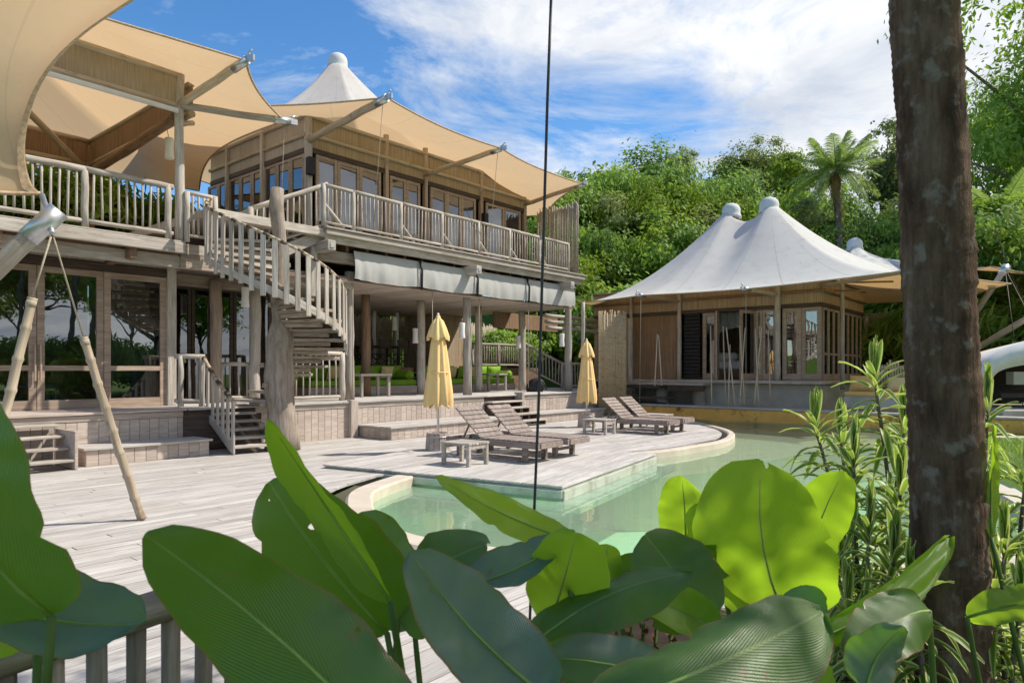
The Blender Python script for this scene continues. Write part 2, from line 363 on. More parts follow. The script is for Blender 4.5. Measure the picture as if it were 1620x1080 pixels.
# ground: one sheet to the horizon with the hole where the pool is
def terrain(x, y):
    d = math.hypot(x, y); a = x * U.x + y * U.y; b = x * W.x + y * W.y
    z = -.25
    if y > 27: z += 3.2 * (1 - math.exp(-(y - 27) / 12)) * min(1, d / 40)
    if b < -19.5: z += 3.9 * (1 - math.exp(-(-19.5 - b) / 3.))
    if x > 6 and y < 20: z += .22 * min(1, (x - 6) / 1.0)
    if d > 300: z -= (d - 300) * .02
    return z + .15 * noise.noise(Vector((x * .15, y * .15, 0))) * min(1, max(0, d - 14) / 10)
hole = [Vector((*p, 0)) for p in [(-2.6, 9.5), (-2.6, 7.6), (-1.9, 6.2), (-.6, 5.1), (.8, 4.6), (2, 4.4), (3.7, 4.6), (5.5, 5.6)]]
hole += [p + (p - Vector((2.5, 11, 0))).normalized() * .2 for p in c1[45:66]] + [P(21.2, 1.2), P(21.2, -3), P(21.2, -7), P(21.2, -11.5)]
hole += [Vector((*p, 0)) for p in [(3.4, 21), (2.5, 18), (1, 16), (-1, 13.5), (-2.4, 11)]]
hole = [p for i, p in enumerate(hole) if i == 0 or (p - hole[i - 1]).length > .15]
hc = Vector((3, 11.5, 0)); vs_, fs_ = [], []
rings = [0, .6, 1.5, 3, 5, 8, 12, 17, 24, 33, 45, 60, 90, 150, 300, 700]
hh = []
for i, p in enumerate(hole):
    q = hole[(i + 1) % len(hole)]; k = max(1, int((q - p).length / .8))
    for j in range(k): hh.append(p + (q - p) * j / k)
nh = len(hh)
for r in rings:
    for p in hh:
        dr = (p - hc).normalized(); q = p + dr * r
        if r >= 90: q = hc + dr * (r + 15)
        vs_.append(Vector((q.x, q.y, terrain(q.x, q.y))))
for i in range(len(rings) - 1):
    for k in range(nh):
        k2 = (k + 1) % nh; fs_.append((i * nh + k, i * nh + k2, (i + 1) * nh + k2, (i + 1) * nh + k))
me = fixn(mesh('ground', vs_, fs_, M['grass'], True)); struct(link('ground', me, Matrix()))
# pool basin, shallow ledge, water
n = len(POOL); wt = -.13
vs_ = [p + Z * -.02 for p in POOL] + [p + Z * -1.15 for p in POOL]
fs_ = [(i, (i + 1) % n, n + (i + 1) % n, n + i) for i in range(n)] + [tuple(range(n, 2 * n))]
struct(link('pool_basin', mesh('pool_basin', vs_, fs_, M['basin']), Matrix()))
struct(link('pool_water', mesh('pool_water', [p + Z * wt for p in POOL], [tuple(range(n))], M['water']), Matrix()))
led = [Vector((*p, 0)) for p in [(1.2, 12.1), (1.9, 11.4), (3.2, 11.9), (5, 13.5), (7, 15.4), (9.2, 16.9), (11, 17.6)]]
led = catmull(led, 5) + [P(20.48, -1), farw1] + [p for p in c2_[1:-12]]
nl = len(led); vs_ = [p + Z * -.26 for p in led] + [p + Z * -1.14 for p in led]
struct(link('pool_ledge', mesh('pool_ledge', vs_, [tuple(range(nl))] + [(i, (i + 1) % nl, nl + (i + 1) % nl, nl + i) for i in range(nl)], M['ledge']), Matrix()))
# coping: a rounded kerb swept along the pool edge
def sweep_kerb(pts, wd, side, z0=-.22, z1=.015):
    v, f = [], []; prof = [(-.015, z0), (-.015, z1 - .03), (.02, z1), (wd - .02, z1), (wd, z1 - .03), (wd, z0)]
    for i, p in enumerate(pts):
        t = (pts[min(i + 1, len(pts) - 1)] - pts[max(i - 1, 0)]).normalized(); s = Vector((t.y, -t.x, 0)) * side
        for d, z in prof: v.append(p + s * d + Z * z)
    m = len(prof)
    for i in range(len(pts) - 1):
        for k in range(m - 1): f.append((i * m + k, i * m + k + 1, (i + 1) * m + k + 1, (i + 1) * m + k))
    return fixn(mesh('coping', v, f, M['coping']))
struct(link('pool_coping', sweep_kerb(c1[:-2], .30, -1), Matrix()))
struct(link('pool_coping', sweep_kerb(c2_, .16, -1, -.6, .012), Matrix()))
# ochre wall across the far end of the pool
t = thing('pool_wall', P(20.8, -5, -.4), 'low ochre plaster wall with black stains along the far pool edge', 'wall')
bbox_('wall_body', 20.5, 20.95, -11.6, 3, -1., .34, M['orange'], t, .02)
bbox_('wall_cap', 20.46, 21.0, -11.6, 3, .341, .40, M['concrete'], t, .015)
# main deck: planks along U, cut by the pool outline
dk = struct(link('deck', fixn(mesh('deck', [P(-4, -13.4, -.16), P(24, -13.4, -.16), P(24, -12.8, -.16), P(-4, -12.8, -.16)], [(0, 1, 2, 3)], M['dark'])), Matrix()))
POOLX = []
for i, p in enumerate(POOL): POOLX.append(p)
wide = []
for i in range(n):
    tt = (POOL[(i + 1) % n] - POOL[i - 1]).normalized(); s = Vector((tt.y, -tt.x, 0))
    q = POOL[i] - s * (.29 if i < len(c1) else .15); wide.append(q)
area = sum(POOL[i].x * POOL[(i + 1) % n].y - POOL[(i + 1) % n].x * POOL[i].y for i in range(n))
if area < 0: wide = [POOL[i] * 2 - wide[i] for i in range(n)]
wide = [2 * POOL[i] - wide[i] if inside(wide[i], POOL) else wide[i] for i in range(n)]
def cuts(b):
    out = []
    for i in range(n):
        p, q = wide[i], wide[(i + 1) % n]; bp, bq = p.dot(W), q.dot(W)
        if (bp > b) != (bq > b):
            s = (b - bp) / (bq - bp); out.append((p + (q - p) * s).dot(U))
    return sorted(out)
def region(b):   # deck limits along a for a row
    lo = -3.
    hi = 22.3 if b < -9.5 else (7.2 if b > -4 else 22.3)
    return lo, hi
pw = .148; cand = []
b = -13.3; row = 0
while b < -1.6:
    b0, b1 = b + .004, b + pw - .004; lo, hi = region((b0 + b1) / 2)
    C = [cuts(b0), cuts(b1)]
    if len(C[0]) != len(C[1]): cm = cuts((b0 + b1) / 2); C = [cm, cm]
    cs = [(lo, lo)] + list(zip(*C)) + [(hi, hi)]
    cs = [cs[i:i + 2] for i in range(0, len(cs) - 1, 2)]
    rg = random.Random(row * 17)
    for seg in cs:
        (l0, l1), (h0, h1) = seg
        if b > -9.5 and min(h0, h1) > 21 and max(l0, l1) > 8: continue          # beyond the pool on the right: lawn
        a = (l0, l1); j = max(l0, l1) + rg.uniform(.8, 3.6)
        while True:
            if j > min(h0, h1) - .5: e = (h0, h1)
            else: e = (j - .003, j - .003)
            if (e[0] + e[1]) / 2 - (a[0] + a[1]) / 2 > .05: cand.append((a, e, b0, b1))
            if j > min(h0, h1) - .5: break
            a = (j + .003, j + .003); j += rg.uniform(2.4, 4.2)
    b += pw; row += 1
def plank_vf(a, e, b0, b1, zt, c, org=True):
    am = (a[0] + e[0]) / 2 if org else 0; bm_ = (b0 + b1) / 2 if org else 0
    q = [(a[0] - am, b0 - bm_), (e[0] - am, b0 - bm_), (e[1] - am, b1 - bm_), (a[1] - am, b1 - bm_)]
    return [(x, y, -.03) for x, y in q] + [(x, y, 0) for x, y in q], am, bm_
LF = Matrix((U, W, Z)).transposed().to_4x4()                     # note: left-handed frame is avoided below
LF = Matrix((U, -W, Z)).transposed().to_4x4()
def pscore(c):
    am = sum(c[0] + c[1]) / 4; bm_ = (c[2] + c[3]) / 2; p = P(am, bm_)
    if p.y < 2 or abs(p.x / p.y) > .85: return 0
    return (c[1][0] - c[0][0]) / p.y ** 2
cand.sort(key=pscore, reverse=True)
rest_v, rest_f = [], []
for i, (a, e, b0, b1) in enumerate(cand):
    q, am, bm_ = plank_vf(a, e, b0, b1, 0, None)
    zt = random.uniform(-.003, .003)
    vv = [(x, -y, z) for x, y, z in q]
    ff = [tuple(reversed(f)) for f in BF]
    if i < 298:
        mm = LF.copy(); mm.translation = P(am, bm_, zt)
        link('plank', mesh('plank', vv, ff, M['deck']), mm, dk)
    else:
        o = len(rest_v); rest_v += [P(am, bm_, zt) + LF.to_3x3() @ Vector(v) for v in vv]; rest_f += [tuple(o + k for k in f) for f in ff]
# the far planks keep the frame of the others so the grain runs along them
inv = LF.inverted()
o = link('far_planks', mesh('far_planks', [inv @ Vector(v) for v in rest_v], rest_f, M['deck']), LF, dk); o['kind'] = 'stuff'
# lounger platform over the water: boards along its own direction
pa, pb_, pc = Vector((-3.0, 10.8, 0)), Vector((.65, 8.76, 0)), Vector((2.6, 12.2, 0))
e1 = (pb_ - pa); wid = e1.length; e1.normalize(); e2 = Vector((-e1.y, e1.x, 0)); ln = (pc - pb_).dot(e2)
ptop = .055
pm = Matrix((e2, -e1, Z)).transposed().to_4x4()
core = pm.copy(); core.translation = pa + e1 * wid / 2 + e2 * ln / 2 + Z * (ptop - .03 - .13)
lp = struct(link('lounger_platform', box_mesh(ln - .04, wid - .04, .25, M['fascia'], .01), core))
k = int(wid / .15); pwid = wid / k; lines = 0
for i in range(k):
    rg = random.Random(i * 3 + 1); s = 0.; cutsx = [0., rg.uniform(1.2, 2.9), ln]
    for j in range(2):
        s0, s1 = cutsx[j] + .003, cutsx[j + 1] - .003
        c = pa + e1 * (i + .5) * pwid + e2 * (s0 + s1) / 2 + Z * (ptop - .013 + rg.uniform(-.002, .002))
        mm = pm.copy(); mm.translation = c
        link('plank', box_mesh(s1 - s0, pwid - .008, .03, M['deck'], .003), mm, lp)
beam('edge_board', pb_ - e1 * .0 + e2 * .02 + Z * -.075, pb_ + e2 * ln + Z * -.075, .03, .14, M['fascia'], lp)
beam('edge_board', pa + e2 * -.017 + Z * -.05, pb_ + e2 * -.017 + Z * -.05, .03, .10, M['fascia'], lp)
beam('lower_ledge', pb_ + e1 * .12 - e2 * .1 + Z * -.20, pb_ + e1 * .12 + e2 * (ln + .2) + Z * -.20, .34, .10, M['fascia'], lp)
# planting bed in front of the camera
bed = [(.35, 1.4), (.0, 2.2), (-.35, 3.1), (.2, 4.1), (1.5, 4.25), (3.2, 4.3), (5.2, 5.0), (7, 5.5), (7.5, 3), (6, 1.2), (3, .8)]
bed = catmull([Vector((*p, 0)) for p in bed], 4, True); nb = len(bed); cb = sum(bed, Vector()) / nb
vs_ = [p + Z * -.2 for p in bed] + [cb + (p - cb) * .94 + Z * (.10 + .05 * noise.noise(p * 3)) for p in bed] + [cb + Z * .2]
fs_ = [(i, (i + 1) % nb, nb + (i + 1) % nb, nb + i) for i in range(nb)] + [(nb + i, nb + (i + 1) % nb, 2 * nb) for i in range(nb)]
struct(link('planting_bed', fixn(mesh('planting_bed', vs_, fs_, M['soil'], True)), Matrix()))
# ================================================================ building helpers
def boxes_mesh(key, bl, mt, bev=0.):
    """several axis aligned boxes (x0,x1,y0,y1,z0,z1) as one mesh"""
    if key and key in CACHE: return CACHE[key]
    v, f = [], []
    for x0, x1, y0, y1, z0, z1 in bl:
        o = len(v); v += [(x, y, z) for z in (z0, z1) for x, y in ((x0, y0), (x1, y0), (x1, y1), (x0, y1))]; f += [tuple(o + k for k in q) for q in BF]
    me = mesh('frame', v, f, mt)
    if key: CACHE[key] = me
    return me
def window(par, c, ax, w_, h, mt, st=.07, mids=(), th=.06, name='window', pane=True, bot=None, gl='glass'):
    """framed pane centred on c, width along ax; mids: heights (0..1) of middle rails"""
    b_ = bot or st; bl = [(-w_ / 2, -w_ / 2 + st, -th / 2, th / 2, -h / 2, h / 2), (w_ / 2 - st, w_ / 2, -th / 2, th / 2, -h / 2, h / 2),
          (-w_ / 2 + st, w_ / 2 - st, -th / 2 + .004, th / 2 - .004, h / 2 - st, h / 2), (-w_ / 2 + st, w_ / 2 - st, -th / 2 + .004, th / 2 - .004, -h / 2, -h / 2 + b_)]
    for q in mids: bl.append((-w_ / 2 + st, w_ / 2 - st, -th / 2 + .004, th / 2 - .004, -h / 2 + q * h - st * .4, -h / 2 + q * h + st * .4))
    x = ax.normalized(); y = Z.cross(x); m = Matrix((x, y, Z)).transposed().to_4x4(); m.translation = c
    o = link(name, boxes_mesh(('w', round(w_, 3), round(h, 3), st, mids, th, mt.name, b_), bl, mt), m, par)
    if pane:
        zs = [-h / 2 + b_] + [-h / 2 + q * h for q in mids] + [h / 2 - st]
        for i in range(len(zs) - 1):
            g0 = zs[i] + (st * .4 if i else 0); g1 = zs[i + 1] - (st * .4 if i < len(zs) - 2 else 0)
            m2 = m.copy(); m2.translation = c + Z * (g0 + g1) / 2
            link('pane', box_mesh(w_ - 2 * st, .008, g1 - g0, M[gl]), m2, o)
    return o
def railing(par, p0, p1, h=.95, step=.13, mt=None, posts=(0, 1), rb=.02, rr=.05, pr=.05, low=.12, n=6, name='railing'):
    mt = mt or M['grey']; L = (p1 - p0).length
    rail = log(name, p0 + Z * h, p1 + Z * h, rr, mt, par, n=10)
    log('bottom_rail', p0 + Z * low, p1 + Z * low, rr * .75, mt, rail, n=8)
    for s in posts:
        q = p0 + (p1 - p0) * s; log('rail_post', q, q + Z * (h + .02), pr, mt, rail, n=8)
    k = max(2, int(L / step))
    for i in range(1, k):
        s = i / k
        if any(abs(s - q) * L < pr + .02 for q in posts): continue
        q = p0 + (p1 - p0) * s; dx = (p1 - p0).normalized() * random.uniform(-.012, .012)
        log('baluster', q + Z * low + dx, q + Z * h - dx, rb, mt, rail, n=n, var=i % 5)
    return rail
def lathe(prof, n=16):
    v, f = [], []
    for r, z in prof:
        for k in range(n): v.append(Vector((r * math.cos(2 * PI * k / n), r * math.sin(2 * PI * k / n), z)))
    for i in range(len(prof) - 1):
        for k in range(n): f.append((i * n + k, i * n + (k + 1) % n, (i + 1) * n + (k + 1) % n, (i + 1) * n + k))
    f.append(tuple((len(prof) - 1) * n + k for k in range(n))); f.append(tuple(range(n - 1, -1, -1)))
    return v, f
def tent(par, tips, peaks, r0=.3, p=1.7, sag=.10, nseg=14, nr=16, dip=.3, mt='tent_seam', zs=.25, hem=True, name='canopy', pdist=0.):
    """tensile roof: tips in order, one or two peaks; returns the canvas object"""
    c = sum(peaks, Vector()) / len(peaks); bd, ui = [], []
    m = len(tips)
    for i in range(m):
        A, B = tips[i], tips[(i + 1) % m]; L = (B - A).length
        for j in range(nseg):
            s = j / nseg; q = A + (B - A) * s; dn = Vector((c.x - q.x, c.y - q.y, 0)).normalized()
            k = 4 * s * (1 - s); bd.append(q + dn * sag * L * k - Z * 0 + Z * zs * .0 * k); ui.append(s * 2.)
    def inner(q):
        if len(peaks) == 1:
            d = Vector((q.x - c.x, q.y - c.y, 0)).normalized(); return peaks[0] + d * r0
        A, B = peaks; ab = B - A; t = max(0, min(1, (q - A).dot(ab) / ab.dot(ab))); t = .5 + (t - .5)
        s = t * t * (3 - 2 * t); o = A + ab * s; d = Vector((q.x - o.x, q.y - o.y, 0)).normalized()
        return o + d * r0 - Z * dip * 4 * s * (1 - s)
    v, uv, f = [], [], []; nb = len(bd)
    md = sum((Vector((q.x, q.y)) - Vector((c.x, c.y))).length for q in bd) / nb
    for i, q in enumerate(bd):
        a = inner(q); pe = p * ((Vector((q.x - a.x, q.y - a.y)).length / md) ** pdist)
        for k in range(nr + 1):
            t = (k / nr) ** 1.3; g = 1 - (1 - t) ** pe
            v.append(Vector((a.x + (q.x - a.x) * t, a.y + (q.y - a.y) * t, a.z + (q.z - a.z) * g))); uv.append((ui[i], t))
    for i in range(nb):
        i2 = (i + 1) % nb
        for k in range(nr): f.append((i * (nr + 1) + k, i2 * (nr + 1) + k, i2 * (nr + 1) + k + 1, i * (nr + 1) + k + 1))
    ci = len(v)
    if len(peaks) == 1: v.append(peaks[0] + Z * .02); uv.append((0, 0)); tops = lambda i: ci
    else:
        for s in range(21): k = s / 20; v.append(peaks[0].lerp(peaks[1], k) - Z * (dip * 4 * k * (1 - k) - .02)); uv.append((0, 0))
        ab = peaks[1] - peaks[0]
        tops = lambda i: ci + int(round(20 * (lambda t: t * t * (3 - 2 * t))(max(0, min(1, (bd[i] - peaks[0]).dot(ab) / ab.dot(ab))))))
    for i in range(nb):
        i2 = (i + 1) % nb; a, b = tops(i), tops(i2); g = [i2 * (nr + 1), i * (nr + 1), a] + ([b] if b != a else [])
        f.append(tuple(g))
    q = [v[k] for k in f[0]]; nz = (q[1] - q[0]).cross(q[3] - q[0]).z
    nz = sum((v[g[1]] - v[g[0]]).cross(v[g[2]] - v[g[0]]).z for g in f[:nb * nr])
    if nz < 0: f = [tuple(reversed(g)) for g in f]
    o = link(name, mesh(name, [x - c for x in v], f, M[mt], True, uv), Matrix.Translation(c), par)
    if hem:
        hv, hf = tube_vf([x - c for x in bd + bd[:2]], .022, 6); h = link('hem', mesh('hem', hv, hf, M['hem'], True), Matrix.Translation(c), o)
    for pk in peaks:
        R0 = r0; kv, kf = lathe([(R0 * 1.1, -.06), (R0 * 1.03, .03), (R0 * .94, .10), (R0 * .95, .18), (R0 * .95, .27), (R0 * .86, .37), (R0 * .66, .45), (R0 * .36, .50), (R0 * .08, .52)])
        link('peak_cap', mesh('peak_cap', kv, kf, M['tentcap'], True), Matrix.Translation(pk - Z * .08), o)
    return o
def strut(par, p0, p1, r, mt, cable_to=None):
    s = log('strut', p0, p1, r, mt, par, n=12)
    d = (p1 - p0).normalized()
    tube('strut_cap', [p1 - d * .22, p1 + d * .12], r * 1.12, M['steel'], s, 12)
    boxc('bracket', p1 + d * .18, .2, .05, .12, M['steel'], s, d.cross(Z).cross(Z) * -1)
    tube('shackle', [p1 + d * .1 + Z * .06, p1 + d * .24 + Z * .13], .022, M['steel'], s, 6)
    if cable_to: tube('stay_cable', [p1, cable_to], .008, M['rope'], s, 5)
    return s
def lantern(loc, label, par=None, h=.42):
    v, f = lathe([(.085, -h / 2), (.09, -h / 2 + .02), (.075, 0), (.085, h / 2 - .02), (.08, h / 2)], 12)
    o = link('lantern', mesh('lantern', v, f, M['white'], True), Matrix.Translation(loc), par)
    if label: tag(o, label, 'lantern', 'white paper lanterns')
    return o
# ================================================================ HOUSE A: left pavilion
A = thing('timber_pavilion', P(4, -14, .0), 'two storey timber pavilion with glass doors below and open canvas roofed deck above', 'house')
zp = .83; bf = -12.9
# ground floor platform
abox('platform_core', -3, 5.8, -19, bf - .03, .02, zp - .05, M['dark'], A)
k = 0; a = -3.
while a < 5.83:
    a1 = min(a + .165, 5.85)
    if a > 1.5: abox('riser_board', a + .003, a1 - .003, bf - .025, bf, .0, zp - .16, M['pink'], A, .003)
    a = a1
abox('trim_board', -3, 5.85, bf - .03, bf + .012, zp - .155, zp - .045, M['pink'], A)
b = bf + .06
while b > -15:
    abox('floor_board', -3, 5.9, b - .14, b - .004, zp - .04, zp, M['pink'], A, .004); b -= .145
# window wall of the ground floor
bw = -14.3; zh = 3.42
sp = [(-40, 57, 0), (58, 157.5, 1), (158, 262, 1)]
for i, (x0, x1, q) in enumerate([(-60, 57), (57.5, 163), (163.5, 251)] and [(-60, 57, 1), (57.5, 163, 1), (163.5, 262, 1)]):
    a0, a1 = a_at(x0, bw), a_at(x1, bw)
    o = window(A, P((a0 + a1) / 2, bw, (zp + zh) / 2), U, a1 - a0 - .006, zh - zp - .01, M['frame'], .115, (.29,), .07, 'glass_door', True, .17)
for x in (53, 62):
    a0 = a_at(x, bw); beam('door_handle', P(a0, bw + .09, 1.35), P(a0, bw + .09, 2.0), .035, .04, M['frame'], A, W)
a1 = a_at(262, bw); a2 = a_at(276, bw)
beam('corner_post', P((a1 + a2) / 2, bw, zp), P((a1 + a2) / 2, bw, 3.75), (a2 - a1), .2, M['grey'], A, W)
abox('header', -3, a2, bw - .08, bw + .06, zh + .01, zh + .16, M['dark'], A)
abox('reed_band', -3, a2 + .1, bw - .03, bw + .03, zh + .17, 3.72, M['reed_grey'], A)
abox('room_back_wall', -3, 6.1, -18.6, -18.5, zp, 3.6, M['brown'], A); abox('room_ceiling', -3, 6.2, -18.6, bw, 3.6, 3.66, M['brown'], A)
bbox_('room_side_wall', 6.12, 6.2, -18.5, bw - .1, zp, 3.6, M['reed_grey'], A)
# upper deck
zd = 3.98; ae = 5.95
abox('deck_core', -3, ae - .05, -19.5, -13.08, zd - .2, zd - .03, M['brown'], A)
b = -13.02
while b > -19.4:
    abox('deck_board', -3, ae, b - .18, b - .004, zd - .028, zd, M['grey'], A, .004); b -= .184
abox('fascia_board', -3, ae, -13.08, -13.0, zd - .235, zd - .035, M['grey'], A, .012)
abox('fascia_beam', -3, ae + .15, -13.42, -13.32, zd - .47, zd - .24, M['grey'], A, .012)
for a in (-1, 1, 3, 5): bbox_('joist', a, a + .12, -18.8, -13.1, zd - .42, zd - .21, M['brown'], A)
# corner post, posts and railing
pa_ = a_at(284, -13.15); log('post', P(pa_, -13.15, zd - .1), P(pa_, -13.15, 7.15), .085, M['grey'], A, .08, 14)
log('post', P(6.2, -18.6, zd), P(6.2, -18.6, 7.0), .1, M['brown'], A); log('post', P(-1, -18.6, zd), P(-1, -18.6, 7.0), .1, M['brown'], A)
rp = [a_at(-90, -13.1), a_at(134, -13.1), a_at(263, -13.1)]
railing(A, P(rp[0], -13.1, zd), P(rp[1], -13.1, zd), 1.0, .125, M['grey'], (1,), .021, .055, .06)
railing(A, P(rp[1], -13.1, zd), P(rp[2] + .12, -13.1, zd), 1.0, .125, M['grey'], (.94,), .021, .055, .06)
railing(A, P(pa_ + .1, -13.05, zd), P(pa_ + .62, -13.0, zd), .93, .1, M['grey'], (0, 1), .025, .04, .055)
railing(A, P(-3, -19.2, zd), P(6.1, -19.2, zd), 1.0, .16, M['grey'], (0, .25, .5, .75, 1), .02, .05, .06)
# roof band of reeds on beams
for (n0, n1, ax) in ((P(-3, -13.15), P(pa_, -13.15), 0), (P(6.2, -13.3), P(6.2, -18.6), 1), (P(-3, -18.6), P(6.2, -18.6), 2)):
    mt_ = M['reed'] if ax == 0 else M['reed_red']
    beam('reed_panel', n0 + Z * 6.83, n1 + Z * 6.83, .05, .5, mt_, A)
    log('band_beam', n0 + Z * 7.12, n1 + Z * 7.12, .065, M['bamboo'], A); log('band_beam', n0 + Z * 6.54, n1 + Z * 6.54, .07, M['bamboo'], A)
tube('rolled_blind', [P(-3, -13.0, 6.42), P(pa_ - .1, -13.0, 6.40)], .045, M['linen'], A, 10)
log('roof_beam', P(pa_, -13.3, 6.35), P(6.2, -19.0, 6.35), .1, M['brown'], A)
log('hip_rafter', P(6.15, -18.5, 6.3), P(2.0, -15.9, 8.6), .075, M['bamboo'], A); log('hip_rafter', P(5.9, -13.3, 6.5), P(2., -15.9, 8.6), .075, M['bamboo'], A)
log('hip_rafter', P(3.2, -18.5, 6.6), P(2.0, -15.9, 8.6), .06, M['bamboo'], A)
for a in (3.5, .9): log('tie_beam', P(a, -13.2, 6.5), P(a, -18.5, 6.5), .07, M['brown'], A)
T1 = px(383, 100, 12.5); T2 = px(450, 191, 14.2); po = P(pa_, -13.15, 6.58)
strut(A, po, T1, .075, M['bamboo']); strut(A, P(pa_, -13.1, 6.55), T2, .07, M['grey'], P(8.3, -13.6, 4.9))
tips = [T1 + (T1 - po).normalized() * .1, T2, P(9.3, -19.5, 6.7), P(4, -21.5, 6.8), P(-2.5, -21.5, 6.9), P(-6, -16, 6.9), P(-1.5, -11.7, 7.35)]
tent(A, tips, [P(2., -15.9, 9.5)], .3, 1.6, .085)
log('brace', P(pa_, -13.15, 6.2), P(pa_ + .5, -13.7, 6.5), .05, M['bamboo'], A)
o = lantern(px(268, 235, 13.9), 'white paper lantern hanging under the canvas roof beside the upper deck post'); 
tube('cord', [px(268, 222, 13.9), px(262, 196, 13.9)], .006, M['cable'], o, 5)
# step bench below the windows
t = thing('step_bench', P(5, -12.4, 0), 'low plank clad step bench in front of the glass doors', 'bench', 'plank clad benches against the terraces')
def step_bench(t, a0, a1, b0, b1, h):
    abox('bench_core', a0 + .03, a1 - .03, b0 + .01, b1 - .03, .005, h - .045, M['dark'], t)
    w_ = (a1 - a0) / max(1, round((a1 - a0) / .19)); a = a0
    while a < a1 - .02: abox('board', a + .003, a + w_ - .003, b1 - .025, b1, .004, h - .045, M['pink'], t, .003); a += w_
    w2 = (b1 - b0) / max(1, round((b1 - b0) / .2)); b = b0
    while b < b1 - .02:
        bbox_('board', a0 - .002, a0 + .022, b + .003, b + w2 - .003, .004, h - .045, M['pink'], t, .003)
        bbox_('board', a1 - .022, a1 + .002, b + .003, b + w2 - .003, .004, h - .045, M['pink'], t, .003); b += w2
    k = max(2, round((b1 - b0 + .05) / .2)); w3 = (b1 - b0 + .05) / k
    for i in range(k): abox('seat_board', a0 - .05, a1 + .05, b0 + i * w3 + .003, b0 + (i + 1) * w3 - .003, h - .04, h, M['deck'], t, .005)
step_bench(t, 4.0, 6.0, -12.88, -12.2, .3)
t = thing('wooden_steps', P(3.2, -12.3, 0), 'short flight of plank steps left of the low bench below the glass doors', 'steps')
for i in range(4):
    abox('tread', 2.4, 3.75, -12.85 + .0 + (3 - i) * .22 - .0, -12.85 + (3 - i) * .22 + .26, .17 * (i + 1) - .04, .17 * (i + 1), M['grey'], t)
abox('stringer', 3.76, 3.81, -12.85, -11.95, .01, .6, M['pink'], t); abox('stringer', 2.33, 2.38, -12.85, -11.95, .01, .6, M['pink'], t)
# platform beyond the pavilion, behind the stair
# ================================================================ HOUSE B: main house
B = thing('canvas_roofed_house', P(14, -15, 0), 'two storey weathered timber house with balcony and pointed canvas roof', 'house')
abox('platform_core', 5.86, 22.6, -21, bf - .03, .02, zp - .05, M['dark'], B)
a = 5.9
while a < 22.5:
    a1 = a + .17
    if a > 7.3 and not (14.2 < a < 15.5): abox('riser_board', a + .003, a1 - .003, bf - .026, bf, 0, zp - .16, M['pink'], B, .003)
    a = a1
abox('trim_board', 7.3, 14.2, bf - .03, bf + .012, zp - .155, zp - .045, M['grey'], B); abox('trim_board', 15.6, 22.5, bf - .03, bf + .012, zp - .155, zp - .045, M['grey'], B)
b = bf + .06; i = 0
while b > -16.6:
    js = [5.92, 9.4 + random.uniform(-1, 1), 13.5 + random.uniform(-1, 1), 18 + random.uniform(-1, 1), 22.6]
    for q in range(4): abox('floor_board', js[q] + .003, js[q + 1] - .003, b - .15, b - .004, zp - .04, zp, M['deck'], B, .004)
    b -= .154
ax0 = a_at(551, bf); beam('newel', P(ax0 + .1, bf + .03, 0), P(ax0 + .1, bf + .03, zp + .03), .2, .16, M['pink'], B, W)
for nm, a0, a1, b1, lab in (('step_bench', 9.85, 13.9, -11.7, 'long plank clad step bench beside the newel of the main terrace'), ('step_bench', 15.75, 19.2, -12.1, 'plank clad step bench right of the terrace stairs near the second parasol')):
    t = thing(nm, P((a0 + a1) / 2, -12.3, 0), lab, 'bench', 'plank clad benches against the terraces'); step_bench(t, a0, a1, bf + .015, b1, .29)
t = thing('wooden_steps', P(14.9, -12.4, 0), 'weathered open tread stairs up to the main terrace behind the loungers', 'steps')
for i in range(4): abox('tread', 14.22, 15.6, bf + .02 + (3 - i) * .3, bf + .31 + (3 - i) * .3, .166 * (i + 1) - .045, .166 * (i + 1), M['grey'], t)
for a in (14.28, 15.54):
    for i in range(4): abox('stringer', a - .03, a + .03, bf + .03 + (3 - i) * .3, bf + .25 + (3 - i) * .3, .01, .166 * (i + 1) - .05, M['dark'], t)
beam('newel', P(15.66, bf + .1, 0), P(15.66, bf + .1, zp + .06), .12, .3, M['grey'], t, W)
# ground floor posts
zc = 3.62
fr = [a_at(552, -13.6), a_at(739, -13.6), a_at(899, -13.6)]
for a in fr: log('post', P(a, -13.6, zp), P(a, -13.6, zc + .3), .125, M['grey'], B, .115, 14)
bk = [a_at(579, -15.2), a_at(666, -15.2), a_at(757, -15.2), a_at(826, -15.2)]
for i, a in enumerate(bk): log('post', P(a, -15.2, zp), P(a, -15.2, zc), .13, M['brown' if i == 0 else 'grey'], B, .12, 12)
log('post', P(19.75, -13.3, zp), P(19.75, -13.3, 3.9), .07, M['grey'], B)
# upper floor structure
z2 = 4.75; a_l, a_r = 9.06, 19.2
abox('floor_slab', 6.4, a_r - .1, -20, -13.0, z2 - .22, z2 - .04, M['grey'], B)
abox('ceiling', 8.2, a_r - .1, -20.5, -13.26, zc + .03, zc + .06, M['brown'], B)
for i in range(42): bbox_('ceiling_board', 8.22 + i * .26, 8.47 + i * .26, -20.4, -13.27, zc + .004, zc + .028, M['pink'], B, .004)
for a in [9.3 + .6 * i for i in range(17)]: bbox_('joist', a - .04, a + .04, -19.9, -13.35, z2 - .42, z2 - .225, M['brown'], B)
abox('edge_beam', a_l, a_r, -13.5, -13.3, z2 - .7, z2 - .44, M['rustic'], B)
abox('fascia_board', a_l - .05, a_r + .1, -12.98, -12.9, z2 - .17, z2 - .045, M['grey'], B, .012)
abox('fascia_board', a_l - .0, a_r + .05, -13.12, -13.03, z2 - .32, z2 - .175, M['grey'], B, .012)
abox('deck_board', a_l - .08, a_r + .15, -13.2, -12.86, z2 - .04, z2, M['grey'], B, .006)
b = -13.204
